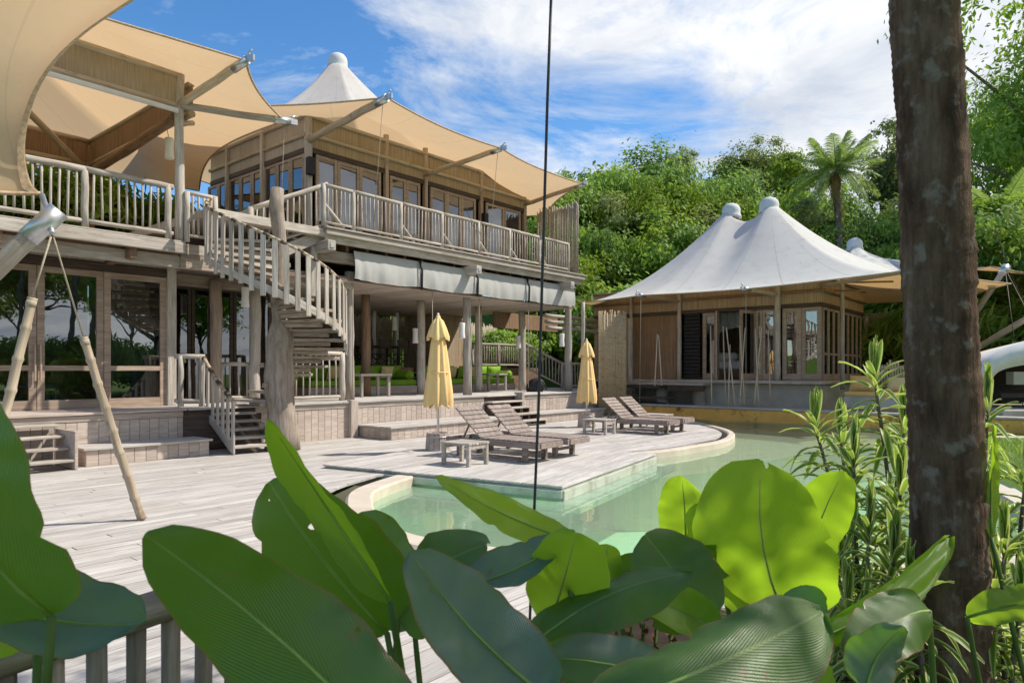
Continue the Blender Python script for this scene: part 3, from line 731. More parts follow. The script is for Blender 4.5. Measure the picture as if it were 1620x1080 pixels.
while b > -14.6: abox('deck_board', a_l, a_r, b - .18, b - .004, z2 - .038, z2 - .002, M['grey'], B, .005); b -= .184
for x in (524, 757, 905):
    a = a_at(x, -12.75); o = bbox_('beam_end', a - .11, a + .11, -15, -12.72, z2 - .56, z2 - .33, M['grey'], B, .015)
    bbox_('bolt_plate', a - .05, a + .05, -12.72, -12.70, z2 - .5, z2 - .40, M['steel'], o)
# blinds
xs = [561, 664, 752, 833, 906]; bb = -13.2
for i in range(4):
    a0, a1 = a_at(xs[i], bb) - .03, a_at(xs[i + 1], bb) + .03; v, f = [], []; nx, nz = 28, 8
    rg = random.Random(i)
    for ix in range(nx + 1):
        s = ix / nx
        for iz in range(nz + 1):
            q = iz / nz; fold = .035 * q * noise.noise(Vector((ix * .45 + i * 30, q * .7, 0))) * 2
            v.append(P(a0 + (a1 - a0) * s, bb + (i % 2) * .012 + .07 * math.sin(q * 2.4) + fold, 4.36 - .66 * q - .05 * q * math.sin(s * PI)))
    for ix in range(nx):
        for iz in range(nz): f.append((ix * (nz + 1) + iz, (ix + 1) * (nz + 1) + iz, (ix + 1) * (nz + 1) + iz + 1, ix * (nz + 1) + iz + 1))
    c = P((a0 + a1) / 2, bb, 4); o = link('canvas_blind', mesh('blind', [x - c for x in v], f, M['blind'], True), Matrix.Translation(c), B)
    if i: tube('strap', [P(a0 - .02, bb + .06, 4.38), P(a0 - .03, bb + .16, 4.1), P(a0 - .01, bb + .13, 3.7), P(a0 + .01, bb + .1, 3.62)], .03, M['black'], o, 6)
# upper walls
bw2 = -14.7; ca = a_at(487, bw2); a_end = a_at(830, bw2); zh2 = 6.93; zt2 = 7.85
abox('header', ca, a_end, bw2 - .07, bw2 + .05, zh2, zh2 + .13, M['dark'], B)
abox('reed_panel', ca, a_end, bw2 - .03, bw2 + .03, zh2 + .13, zt2, M['reed'], B)
for z in (7.36, 7.83): log('wall_rail', P(ca - .05, bw2 + .06, z), P(a_end + .15, bw2 + .06, z), .05, M['bamboo'], B)
for x in (487, 610, 672, 760, 829):
    a = a_at(x, bw2); vpost('wall_post', a, bw2 + .02, z2, zt2, .15 if x < 500 else .12, M['grey'] if x < 500 else M['frame'], B)
    log('post_top', P(a, bw2 + .02, 7.2), P(a, bw2 + .02, zt2 + .14), .075, M['bamboo'], B)
for grp, md in (([499, 533, 568, 602], ()), ([616, 642, 664], (.3,)), ([680, 706, 729, 752], ()), ([768, 797, 823], ())):
    for i in range(len(grp) - 1):
        a0, a1 = a_at(grp[i], bw2), a_at(grp[i + 1], bw2)
        window(B, P((a0 + a1) / 2, bw2, (z2 + zh2) / 2), U, a1 - a0 - .01, zh2 - z2 - .01, M['frame'], .085, md, .06, 'window', True, .12)
for x in (491, 767):
    a = a_at(x, bw2 + .15); boxc('speaker_box', P(a, bw2 + .16, 6.55 if x < 500 else 6.3), .18, .16, .42, M['black'], B)
# left end wall
bbox_('header', ca - .05, ca + .07, -19.6, bw2 - .1, zh2, zh2 + .13, M['dark'], B)
bbox_('reed_panel', ca - .03, ca + .03, -19.6, bw2 - .1, zh2 + .13, zt2, M['reed_grey'], B)
for z in (7.36, 7.83): log('wall_rail', P(ca - .06, -19.6, z), P(ca - .06, bw2, z), .05, M['bamboo'], B)
bs = [bw2 - .12 - i * .62 for i in range(9)]
for i in range(8):
    window(B, P(ca, (bs[i] + bs[i + 1]) / 2, (z2 + zh2) / 2), W, .61, zh2 - z2 - .01, M['frame'], .075, (), .06, 'window', True, .12)
for b in (bs[3], bs[6]): vpost('wall_post', ca - .08, b, z2, zt2, .1, M['grey'], B)
abox('room_floor', ca + .1, a_end, -19.5, bw2 - .1, z2 - .03, z2 + .01, M['brown'], B); abox('room_back_wall', ca + .1, a_end, -19.6, -19.5, z2, zt2, M['reed'], B)
bbox_('room_end_wall', a_end - .0, a_end + .08, -19.5, bw2 - .1, z2, zt2, M['reed'], B); abox('room_ceiling', ca + .1, a_end, -19.5, bw2 - .06, 7.0, 7.05, M['brown'], B)
for i in range(3):
    a0 = a_at([515, 585, 715][i], bw2 - .3); abox('curtain', a0 - .3, a0 + .3, bw2 - .32, bw2 - .28, z2 + .1, 6.85, M['linen'], B)
# struts and canvas
tipsB = []
for x0, y0, (x1, y1), z in ((487, 215, (606, 158), 0), (671, 276, (788, 237), 0), (829, 328, (918, 293), 0)):
    p0 = P(a_at(x0, bw2), bw2 + .08, 7.22); t_ = (x1 - 810) / F; d = -12.2 / (t_ * W.x + W.y); p1 = px(x1, y1, d)
    strut(B, p0, p1, .085 if x0 < 600 else .07, M['bamboo'], P(a_at(x1 - 15, -12.95), -12.95, z2 + .2)); tipsB.append(p1 + (p1 - p0).normalized() * .12)
tipsB += [P(20.6, -15.5, 7.4), P(19.2, -21.8, 7.5), P(13, -23, 7.6), P(8, -21, 7.6), P(7.0, -16.4, 7.75)]
tent(B, tipsB, [P(12.62, -17.5, 10.8)], .31, 2.3, .055)
# stick screen at the right end of the balcony
v, f = [], []
for i in range(46):
    b = -14.75 + i * .0385; h = 7.12 + random.uniform(-.1, .12)
    x, y = tube_vf([P(19.05, b, z2 - .02), P(19.05 + random.uniform(-.02, .02), b + random.uniform(-.015, .015), (z2 + h) / 2), P(19.05, b, h)], .018, 6)
    o = len(v); v += x; f += [tuple(o + k for k in q) for q in y]
c = P(19.05, -13.9, 5.8); o = link('stick_screen', mesh('stick_screen', [x - c for x in v], f, M['grey'], True), Matrix.Translation(c), B); o['kind'] = 'stuff'
# balcony railing
P1, P2 = P(9.12, -12.98, z2), P(18.95, -12.98, z2)
cr_ = [a_at(512, -12.98), a_at(559, -12.98), a_at(634, -12.98), a_at(699, -12.98), a_at(757, -12.98), a_at(806, -12.98), a_at(853, -12.98), a_at(899, -12.98)]
for i in range(7):
    railing(B, P(cr_[i], -12.98, z2), P(cr_[i + 1], -12.98, z2), .93, .115, M['grey'], (0, 1) if i == 6 else (0,), .018, .042, .05, .1)
for i in (2, 3, 4, 5, 6): log('brace', P(cr_[i] + .45, -13.0, z2 + .03), P(cr_[i] + .03, -13.0, z2 + .42), .035, M['grey'], B)
log('brace', P(cr_[0] + .03, -13.0, z2 + .5), P(cr_[0] + .55, -13.0, z2 + .05), .045, M['grey'], B)
# landing between the houses with a short flight up to the balcony
abox('landing', 5.97, 8.0, -17, -13.25, 3.78, 3.98, M['grey'], B); abox('landing_beam', 5.97, 8.1, -13.4, -13.24, 3.5, 3.77, M['rustic'], B)
for i in range(4): bbox_('landing_tread', 7.75 + i * .3, 8.1 + i * .3, -14.8, -13.2, 4.08 + i * .155, 4.13 + i * .155, M['grey'], B)
beam('landing_stringer', P(7.7, -13.18, 3.9), P(9.1, -13.18, 4.6), .05, .25, M['grey'], B)
q0, q1 = P(7.45, -13.35, 4.0), P(9.1, -13.0, 4.78)
railing(B, q0, q1, .93, .14, M['grey'], (0,), .02, .05, .06, .05)
railing(B, P(7.6, -15.2, 4.0), P(9.3, -15.0, 4.78), .93, .14, M['grey'], (0,), .02, .05, .06, .05)
beam('beam_post', P(8.9, -13.3, 3.2), P(8.9, -13.3, z2 - .1), .18, .2, M['grey'], B, W); abox('cross_beam', 8.1, 10.2, -13.75, -13.5, 3.5, 3.78, M['grey'], B)
abox('cross_beam', 5.9, 8.6, -14.9, -14.7, 3.35, 3.6, M['rustic'], B)
for x in (341, 403):
    a = a_at(x, -14.6); log('post', P(a, -14.6, zp), P(a, -14.6, 3.5), .125, M['frame' if x < 400 else 'grey'], B)
# dark glazed passage behind the stair
for i in range(3):
    a0 = 6.25 + i * 1.0; window(B, P(a0 + .5, -15.6, 2.15), U, .98, 2.6, M['dark'], .07, (), .06)
abox('passage_wall', 6.2, 9.6, -18.2, -18.1, zp, 3.5, M['brown'], B)
railing(B, P(a_at(276, -13.6), -13.6, zp), P(a_at(324, -13.3), -13.3, zp), .98, .12, M['grey'], (.2, .9), .03, .05, .06, .12)
railing(B, P(a_at(350, -14.7), -14.7, zp), P(a_at(404, -14.7), -14.7, zp), .85, .17, M['grey'], (0,), .022, .045, .05, .1)
railing(B, P(8.0, -13.35, zp), P(a_at(541, -13.35), -13.35, zp), 1.1, .16, M['grey'], (1,), .02, .05, .07, .1)
# ---------------- raised dining floor inside, rear wall of bamboo
zi = 1.62
abox('raised_floor', 9.6, 15.2, -20.4, -17.0, zp, zi, M['brown'], B); abox('raised_floor', 16.1, 22, -20.4, -17.0, zp, zi, M['brown'], B)
abox('raised_floor', 15.2, 16.1, -20.4, -17.9, zp, zi, M['brown'], B)
for i in range(4): abox('inner_tread', 15.22, 16.08, -17.9 + (3 - i) * .28, -17.6 + (3 - i) * .28, zp + .16 * (i + 1) - .04, zp + .16 * (i + 1), M['grey'], B)
def stick_fence(name, p0, p1, z0, z1, label, step=.06, r=.026, mt='bamboo', par=None):
    v, f = [], []; L = (p1 - p0).length; k = int(L / step); c = (p0 + p1) / 2 + Z * z0
    for i in range(k + 1):
        q = p0 + (p1 - p0) * i / k; e = random.uniform(-.08, .1)
        x, y = tube_vf([q + Z * z0, q + Z * (z0 + z1) / 2 + U * random.uniform(-.02, .02), q + Z * (z1 + e)], r * random.uniform(.8, 1.15), 6)
        o = len(v); v += [s - c for s in x]; f += [tuple(o + j for j in g) for g in y]
    t = tag(link(name, None, Matrix.Translation(c)), label, 'fence') if label else par
    o = link('bamboo_sticks', mesh('sticks', v, f, M[mt], True), Matrix.Translation(c), t); o['kind'] = 'stuff'
    for s in (.18, .82): log('cross_pole', p0 + Z * (z0 + (z1 - z0) * s) - W * .04, p1 + Z * (z0 + (z1 - z0) * s) - W * .04, .03, M['bamboo'], t)
    return t
stick_fence('bamboo_fence', P(9.6, -20.6), P(23.5, -20.6), .8, 3.55, 'tall brown bamboo pole fence behind the dining terrace')
stick_fence('bamboo_screen', P(19.6, -12.55), P(20.35, -11.95), .1, 3.5, 'pale upright bamboo stick screen beside the second parasol', .033, .018, 'bamboo_tan')
abox('reed_partition', 17.6, 19.4, -18.55, -18.45, zi, zc, M['reed'], B); bbox_('reed_partition', 17.5, 17.58, -20, -18.4, zi, zc, M['reed'], B)
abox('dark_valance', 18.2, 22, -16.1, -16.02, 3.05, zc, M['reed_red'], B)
for x in (592, 628, 706): 
    a = a_at(x, -19); log('white_post', P(a, -19, zi), P(a, -19, zc), .07, M['linen'], B)
for i in range(3): log('back_rail', P(19.4, -14.6 - i * .05, 3.05 + i * .22), P(23, -14.6 - i * .05, 3.05 + i * .22), .07, M['grey'], B)
t = B
railing(B, P(18.3, -17.2, zi), P(21.2, -17.2, zi), .9, .13, M['grey'], (0, .5, 1), .022, .05, .055)
railing(B, P(19.3, -15.6, zi - .05), P(20.6, -14.8, zp + .02), .95, .13, M['grey'], (0, 1), .022, .05, .055)
railing(B, P(20.6, -14.8, zp), P(22.2, -14.5, zp), .95, .13, M['grey'], (0, 1), .022, .05, .055)
# furniture seen through the pavilion's glass doors
for i, (a0, b0, lab) in enumerate([(5.0, -15.6, 'ochre armchair behind the right glass door of the pavilion'), (2.9, -15.7, 'ochre armchair behind the left glass doors of the pavilion'), (4.0, -16.6, 'ochre armchair deep inside the pavilion room')]):
    t = thing('armchair', P(a0, b0, zp), lab, 'armchair', 'ochre armchairs'); abox('seat_base', a0 - .4, a0 + .4, b0 - .4, b0 + .4, zp + .1, zp + .42, M['ycush'], t, .06)
    abox('backrest', a0 - .4, a0 + .4, b0 - .45, b0 - .25, zp + .43, zp + .95, M['ycush'], t, .07)
    for s_ in (-1, 1):
        bbox_('armrest', a0 + s_ * .38 - .08, a0 + s_ * .38 + .08, b0 - .38, b0 + .38, zp + .425, zp + .62, M['ycush'], t, .05)
        for s2 in (-1, 1): vpost('leg', a0 + s_ * .3, b0 + s2 * .3, zp, zp + .1, .06, M['brown'], t)
t = thing('low_table', P(4.1, -15.3, zp), 'low white table behind the middle glass door of the pavilion', 'table'); abox('table_top', 3.7, 4.5, -15.6, -15.0, zp + .38, zp + .43, M['linen'], t)
for a0 in (3.76, 4.44):
    for b0 in (-15.54, -15.06): vpost('leg', a0, b0, zp, zp + .38, .06, M['linen'], t)
# ================================================================ spiral staircase
SC = Vector((-4.52, 13.2, 0)); SR = 1.27
S = thing('spiral_staircase', SC, 'weathered driftwood spiral staircase winding round a thick trunk', 'staircase')
def sdir(th): return Vector((-math.cos(R(th)), math.sin(R(th)), 0))      # 0 left, 90 away, 180 right, 270 front
def sz(th): return 4.02 * (th + 58) / 418
pts, rr = [], []
for i in range(15):
    q = i / 14; pts.append(SC + Vector((.03 * math.sin(i * 1.3) + .12 * max(0, .6 - q), .03 * math.cos(i * 1.7), 5.05 * q))); rr.append((.285 - .06 * q if q < .45 else .13) * (1 + .08 * math.sin(i * 2.1)))
rr[0] = .34; tr = tube('trunk_post', pts, rr, M['trunkwood'], S, 14)
for i in range(9):
    an = random.uniform(180, 360); h = .5 + i * .38
    boxc('wedge', SC + sdir(an) * .30 + Z * h, .1, .07, .09, M['rustic'], S, sdir(an), .01)
nt_ = 24
for i in range(5, nt_):
    th = -50 + i * 408 / (nt_ - 1); z = sz(th + 4); d = sdir(th); s = Vector((-d.y, d.x, 0))
    L = SR - .15; rg = random.Random(i); v = []
    w0, w1 = .12, .26 + rg.uniform(-.02, .03); rows = 5
    for k in range(rows):
        q = k / (rows - 1); ww = w0 + (w1 - w0) * q; tk = .055 + rg.uniform(-.008, .01)
        wob = rg.uniform(-.015, .015)
        for sy, zz in ((-1, -tk), (1, -tk), (1, 0), (-1, 0)): v.append(Vector((L * (q - .5), sy * ww + wob, zz + rg.uniform(-.006, .006))))
    f = [(0, 1, 2, 3), tuple((rows - 1) * 4 + j for j in (3, 2, 1, 0))]
    for k in range(rows - 1):
        for j in range(4): f.append((k * 4 + j, (k + 1) * 4 + j, (k + 1) * 4 + (j + 1) % 4, k * 4 + (j + 1) % 4))
    x, y = d, Z.cross(d); m = Matrix((x, y, Z)).transposed().to_4x4(); m.translation = SC + d * (.15 + L / 2) + Z * z
    o = link('tread', fixn(mesh('tread', v, f, M['rustic' if 70 < th < 300 else 'grey'])), m, S)
    m2 = m.copy(); m2.translation = SC + d * .55 + Z * (z - .1)
    link('bearer', box_mesh(.85, .09, .085, M['rustic'], .01), m2, o)
def stair_rail(th0, th1, hr, n, r=SR):
    pr = [SC + sdir(th0 + (th1 - th0) * i / n) * r + Z * (sz(th0 + (th1 - th0) * i / n) + hr) for i in range(n + 1)]
    # banded bamboo handrail: pale lengths and dark bindings
    k = n * 2; fine_ = catmull(pr, 2)
    hr_o = None
    for i in range(len(fine_) - 1):
        dk_ = i % 3 == 2; m_ = M['bamboo_dark' if dk_ else 'bamboo']
        o = tube('binding' if dk_ else 'handrail', [fine_[i], (fine_[i] + fine_[i + 1]) / 2, fine_[i + 1]], .034 if dk_ else .029, m_, S, 8)
    st = [SC + sdir(th0 + (th1 - th0) * i / n) * r + Z * (sz(th0 + (th1 - th0) * i / n) - .08) for i in range(n + 1)]
    for i in range(n): beam('stringer', st[i], st[i + 1], .06, .13, M['grey'], S)
    for i in range(n + 1):
        th = th0 + (th1 - th0) * i / n; d = sdir(th); b0 = SC + d * (r + .02) + Z * (sz(th) - .17 - random.uniform(0, .08)); b1 = SC + d * (r + .01) + Z * (sz(th) + hr - .01)
        beam('baluster', b0, b1, .09, .03, M['grey'], S, d, .005)
stair_rail(158, 358, .86, 23)
fd, rd = Vector((-.70, .714, 0)), Vector((.714, .70, 0)); s0c = Vector((-4.85, 12.8, 0))
for i in range(6):
    c = s0c + fd * (.24 * i) + Z * (.138 * (i + 1)); o = beam('tread', c - rd * .42, c + rd * .42, .30, .05, M['grey'], S)
    if i < 5: beam('bearer', c - rd * .05 - Z * .03, c + rd * .05 - Z * .14, .07, .07, M['rustic'], o)
l0, l1 = s0c - rd * .42 - fd * .1, s0c - rd * .42 + fd * 1.35
beam('stringer', l0 + Z * .1, l1 + Z * .78, .06, .14, M['grey'], S); beam('stringer', l0 + rd * .84 + Z * .05, l1 + rd * .84 + Z * .72, .06, .14, M['rustic'], S)
for i in range(7):
    q = l0.lerp(l1, i / 6); z0 = .02 if i == 0 else .02 + .68 * i / 6; beam('baluster', q + Z * z0, q + Z * (1.0 + .68 * i / 6 + .02 * (i % 2)), .095, .035, M['grey'], S, rd, .005)
hp = catmull([l0 - fd * .08 + Z * .94, l0.lerp(l1, .33) + Z * 1.2, l0.lerp(l1, .66) + Z * 1.48, l1 + fd * .02 + Z * 1.82], 4)
for i in range(len(hp) - 1): tube('binding' if i % 3 == 2 else 'handrail', [hp[i], hp[i + 1]], .042 if i % 3 == 2 else .037, M['bamboo_dark' if i % 3 == 2 else 'bamboo'], S, 8)
# ================================================================ TENT VILLA C
C = thing('tent_villa', P(24, -10, .0), 'bamboo clad villa with white twin peaked tent roof beyond the pool', 'house')
af = 22.74; bc = -6.3; bl_ = b_at(940, af); zf, zhC, ztC = 1.22, 3.55, 4.5
cD = 21.5
bbox_('floor_slab', 22.3, 28.5, bl_, bc + .1, zf - .12, zf - .01, M['grey'], C)
bbox_('concrete_base', 22.6, 28, b_at(1115, 22.6), bc + .0, -.3, zf - .13, M['concrete'], C, .02)
bbox_('concrete_base', 23.4, 28, bl_, b_at(1115, 22.6) - .02, -.3, zf - .13, M['concrete'], C, .02)
for x in (1048, 1107): b = b_at(x, 22.5); log('pier', P(22.5, b, -.3), P(22.5, b, zf - .3), .22, M['concrete'], C, n=14)
bbox_('walkway', 21.7, 22.3, b_at(990, 22), b_at(1118, 22), zf - .2, zf - .12, M['grey'], C)
bbox_('walkway_beam', 21.75, 21.85, b_at(1060, 22), b_at(1118, 22), zf - .4, zf - .2, M['dark'], C); bbox_('walkway_beam', 21.75, 21.85, b_at(990, 22), b_at(1050, 22), zf - .32, zf - .2, M['dark'], C)
bbox_('ledge_step', 21.0, 21.7, b_at(995, 21.3), b_at(1060, 21.3), .55, .62, M['dark'], C); bbox_('ledge_step', 21.0, 21.7, b_at(990, 21.3), b_at(1045, 21.3), .35, .41, M['dark'], C)
bbox_('reed_band', af - .02, af + .04, bl_, bc, zhC + .12, ztC, M['reed'], C); bbox_('header', af - .07, af + .08, bl_, bc + .06, zhC, zhC + .12, M['dark'], C)
abox('reed_band', af, 28, bc - .04, bc + .02, zhC + .12, ztC, M['reed'], C); abox('header', af, 28, bc - .08, bc + .07, zhC, zhC + .12, M['dark'], C)
for z in (4.05, 4.48):
    log('wall_rail', P(af - .06, bl_, z), P(af - .06, bc + .15, z), .045, M['brown'], C); log('wall_rail', P(af, bc + .06, z), P(28.1, bc + .06, z), .045, M['brown'], C)
bp = lambda x: b_at(x, af)
b0, b1 = bp(1003), bp(1072); bbox_('reed_wall', af - .02, af + .03, b0, b1, zf, zhC, M['reed_red'], C)
b0, b1 = bp(940), bp(1003); bbox_('reed_wall', af - .02, af + .03, b0, b1, zf, zhC, M['reed'], C)
for i in range(18):
    z = zf + .06 + i * .128; bbox_('louvre_slat', af - .04, af - .01, bp(1083), bp(1108), z, z + .11, M['black'], C)
for x, s in ((1001, .12), (1077, .15), (1232, .2)):
    b = bp(x); log('wall_post', P(af - .12, b, zf - .1), P(af - .12, b, 4.6), s / 2, M['grey'], C)
log('round_post', P(22.3, b_at(997, 22.3), .6), P(22.3, b_at(997, 22.3), 3.45), .1, M['grey'], C)
for x0, x1, op in ((1112, 1136, 0), (1196, 1207, 0), (1207, 1228, 0), (1238, 1268, 0), (1268, 1300, 0)):
    b0, b1 = bp(x0), bp(x1); window(C, P(af, (b0 + b1) / 2, (zf + zhC) / 2), W, b1 - b0 - .01, zhC - zf - .01, M['frame'], .13 if b1 - b0 > .5 else .08, (), .06, 'glass_door', True, .2)
b0 = bp(1136); window(C, P(af + .02 - .35, b0 + .12, (zf + zhC) / 2), (U * .95 - W * .3), .75, zhC - zf - .03, M['frame'], .11, (), .05, 'open_door', True, .2)
b0 = bp(1196); window(C, P(af - .34, b0 - .14, (zf + zhC) / 2), (U * .93 + W * .36), .75, zhC - zf - .03, M['frame'], .11, (), .05, 'open_door', True, .2)
for i in range(8):
    a0 = af + .1 + i * .6; window(C, P(a0 + .3, bc, (zf + zhC) / 2), U, .59, zhC - zf - .01, M['frame'], .09, (.36,), .06, 'glass_door', True, .2)
log('round_post', P(af + 1.0, bc + .35, zf - .3), P(af + 1.0, bc + .35, 4.6), .07, M['grey'], C)
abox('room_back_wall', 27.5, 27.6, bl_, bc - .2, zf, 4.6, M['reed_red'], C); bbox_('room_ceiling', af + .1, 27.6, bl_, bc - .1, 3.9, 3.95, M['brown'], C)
# struts and the twin peaked roof
tC = [P(20.9, -14.6, 4.05), None, None, None]
tC[0] = px(914, 479, 25.2); tC[1] = px(1014, 467, 22.9); tC[2] = px(1180, 457, 21.0); tC[3] = P(20.2, -3.0, 4.15)
for x0, tp in ((1077, tC[1]), (1232, tC[2])): strut(C, P(af - .05, bp(x0), 4.0), tp, .06, M['grey'], Vector((tp.x - .1, tp.y - .3, .45)))
strut(C, P(af - .05, bc, 4.2), tC[3], .06, M['grey'])
tips = tC + [P(24.5, -1.6, 4.05), P(29.5, -3.0, 4.1), P(31, -8, 4.3), P(30.5, -13, 4.3), P(26, -16.5, 4.2)]
tent(C, tips, [P(25.5, -8.9, 7.5), P(25.5, -10.35, 7.5)], .36, 1.78, .05, 14, 20, .42, 'tent', pdist=.75)
for i in range(2):   # outrigger twigs under the eaves
    a = P(22.6, bc + .4, 4.0 + i * .25); log('twig', a, a + W * 1.7 - U * .4 + Z * -.15, .03, M['brown'], C)
# rods standing in front of the villa
for i, (x, y0, y1, lean) in enumerate([(1126, 640, 515, 2), (1148, 640, 516, 4), (1152, 641, 545, -3), (1163, 641, 518, 14), (1170, 641, 518, -9), (1178, 641, 516, 8), (1193, 640, 518, -12), (1200, 643, 520, 5), (1219, 641, 522, 4), (1047, 610, 530, 5), (1036, 610, 528, -4)]):
    d = 20.9 if y0 > 620 else 22.2
    o = log('bamboo_rod', px(x, y0, d), px(x - lean, y1, d + .2), .022, M['bamboo'], None, .016, 6)
    tag(o, 'thin pale bamboo rod standing upright in front of the tent villa', 'rod', 'bamboo rods before the villa')
# inside: bed, draped table
t = thing('day_bed', P(24.2, b_at(1175, 24.2), zf), 'white day bed seen through the open villa doors', 'bed')
q = b_at(1175, 24.2); bbox_('bed_base', 23.7, 25.5, q - .9, q + .9, zf, zf + .35, M['brown'], t); bbox_('mattress', 23.7, 25.5, q - .88, q + .88, zf + .351, zf + .65, M['linen'], t, .06)
bbox_('pillow', 23.8, 24.2, q - .8, q - .1, zf + .66, zf + .95, M['linen'], t, .08)
t = thing('net_curtain', P(23.9, b_at(1180, 23.9), 3.7), 'gathered grey net curtain hanging above the white day bed', 'curtain')
v, f = [], []
for i in range(25):
    for j in range(8):
        s = i / 24; k = j / 7; v.append(P(23.6 + .08 * math.sin(i * 1.9), q - 1 + 2 * s, 3.6 - k * (.55 + .7 * abs(s - .5) ** 1.2)))
for i in range(24):
    for j in range(7): f.append((i * 8 + j, i * 8 + 8 + j, i * 8 + 9 + j, i * 8 + j + 1))
link('cloth', mesh('cloth', v, f, M['blind'], True), Matrix(), t)
t = thing('draped_table', P(23.9, b_at(1228, 23.9), zf), 'small table under a red cloth inside the villa doors', 'table'); q = b_at(1222, 23.9)
bbox_('cloth', 23.6, 24.2, q - .3, q + .3, zf + .45, zf + .95, M['red'], t, .03)
for s in (-1, 1):
    for s2 in (-1, 1): vpost('leg', 23.9 + s * .24, q + s2 * .24, zf, zf + .45, .05, M['brown'], t)
q = b_at(1262, 23.9); t = thing('draped_table', P(23.9, q, zf), 'red topped table behind the villa corner window', 'table')
bbox_('cloth', 23.6, 24.2, q - .3, q + .3, zf + .72, zf + .95, M['red'], t, .03)
for s in (-1, 1):
    for s2 in (-1, 1): vpost('leg', 23.9 + s * .24, q + s2 * .24, zf, zf + .72, .05, M['linen'], t)
# rounded concrete seat at the villa corner with cushions
t = thing('concrete_seat', P(21.6, -4.3, 0), 'built in rounded plaster seat with ochre mattress below the villa corner', 'seat')
s0, s1 = b_at(1335, 21.4), b_at(1450, 21.4)
bbox_('seat_base', 21.1, 22.2, s0, s1, .401, .80, M['concrete'], t, .08); bbox_('seat_mattress', 21.12, 22.1, s0 + .05, s0 + 1.5, .801, .93, M['ycush'], t, .05)
bbox_('seat_side', 21.1, 22.0, s0 + 1.55, s1, .801, 1.02, M['coping'], t, .08)
def cushion(name, c, ax, sx, sy, sz_, mt, label, tilt=0., par=None, puff=.5):
    v, f = [], []; n_ = 8
    for side in (1, -1):
        for i in range(n_ + 1):
            for j in range(n_ + 1):
                u_, w_ = i / n_ * 2 - 1, j / n_ * 2 - 1; k = (1 - abs(u_) ** 2.5) * (1 - abs(w_) ** 2.5)
                pin = 1 - .07 * (u_ * u_ * w_ * w_) * 0 + 0; v.append(Vector((u_ * sx / 2 * (1 - .06 * (1 - w_ * w_) * abs(u_)), side * (sy / 2) * (max(k, 0) ** .45) , w_ * sz_ / 2 * (1 - .06 * (1 - u_ * u_) * abs(w_)))))
    m = (n_ + 1) ** 2
    for q in (0, 1):
        for i in range(n_):
            for j in range(n_):
                g = (q * m + i * (n_ + 1) + j, q * m + (i + 1) * (n_ + 1) + j, q * m + (i + 1) * (n_ + 1) + j + 1, q * m + i * (n_ + 1) + j + 1); f.append(g if q else tuple(reversed(g)))
    x = ax.normalized(); y = Z.cross(x); mm = Matrix((x, y, Z)).transposed().to_4x4(); mm = Matrix.Translation(c) @ mm @ Matrix.Rotation(tilt, 4, 'X')
    o = link(name, mesh(name, v, f, mt, True), mm, par)
    if label: tag(o, label, 'cushion', 'scatter cushions')
    return o
cushion('cushion', P(21.75, s0 + .45, 1.16), W, .78, .3, .5, M['ycush'], 'plump ochre cushion on the plaster seat, the larger of two', -.35)
cushion('cushion', P(21.75, s0 + 1.3, 1.14), W, .5, .26, .45, M['cream'], 'pale ochre cushion leaning at the end of the plaster seat mattress', -.4)
stick_fence('bamboo_fence', P(22.6, s1 - 1.3), P(22.6, s1 + .25), .9, 1.75, 'low bamboo fence behind the rounded plaster seat', .07, .03)
# ================================================================ rear tent D and hut
D = thing('tent_hut', P(30, -3, 0), 'smaller white tent roofed hut behind the twin peaked villa', 'house')
pk = px(1352, 392, 30); pk2 = px(1475, 398, 29.5)
tips = [px(1325, 424, 27), px(1480, 440, 24.5), px(1566, 421, 21), px(1700, 440, 24), px(1800, 440, 33), px(1560, 430, 38), px(1330, 420, 37)]
tent(D, tips, [pk, pk2], .34, 1.35, .04, 10, 12, .5, 'tent')
e = px(1590, 425, 20.5); log('strut', px(1500, 560, 24), e, .09, M['grey'], D, .08); log('strut', px(1480, 590, 23.5), px(1640, 495, 19.8), .09, M['grey'], D)
tube('strut_cap', [e - Vector((.1, .02, .15)), e + Vector((.05, .01, .08))], .12, M['steel'], D, 10)
tube('stay_cable', [e, px(1618, 640, 19.5)], .012, M['cable'], D, 5); tube('stay_cable', [e, px(1660, 560, 18.5)], .012, M['cable'], D, 5)
c = px(1405, 555, 29); boxc('hut_wall', c, 2.6, .2, 3.2, M['reed_red'], D, W); 
for x in (1370, 1440): log('hut_post', px(x, 590, 28.5), px(x, 500, 28.5), .1, M['grey'], D)
boxc('hut_base', px(1405, 590, 28.4), 2.4, .1, .5, M['grey'], D, W)
boxc('hut_plinth', px(1405, 610, 28.9), 2.6, .6, 1.2, M['concrete'], D, W)
# white moulded shell shelter on the right
t = thing('shell_shelter', px(1590, 640, 17.5), 'white moulded shell shelter with an arched dark opening beside the pool', 'shelter')
prof = [(1540, 640), (1546, 600), (1562, 570), (1590, 552), (1622, 540), (1680, 528), (1745, 540), (1790, 590), (1800, 640)]
inn = [(1563, 640), (1566, 610), (1575, 592), (1592, 583), (1622, 577), (1670, 572), (1720, 580), (1750, 605), (1756, 640)]
def arc3(pts, dd): return catmull([px(x, y, 17.5) + Vector((0, dd, 0)) for x, y in pts], 4)
o0, i0 = arc3(prof, 0), arc3(inn, .0); i1 = [p + Vector((0, 2.2, 0)) for p in i0]; o1 = [px(810, 585, 17.5) * 0 + p + Vector((.2, 2.2, -.25)) for p in o0]
L_ = len(o0); v = o0 + i0 + i1 + o1; f = []
for k in range(3):
    for i in range(L_ - 1): f.append((k * L_ + i, k * L_ + i + 1, (k + 1) * L_ + i + 1, (k + 1) * L_ + i))
for i in range(L_ - 1): f.append((3 * L_ + i, 3 * L_ + i + 1, i + 1, i))
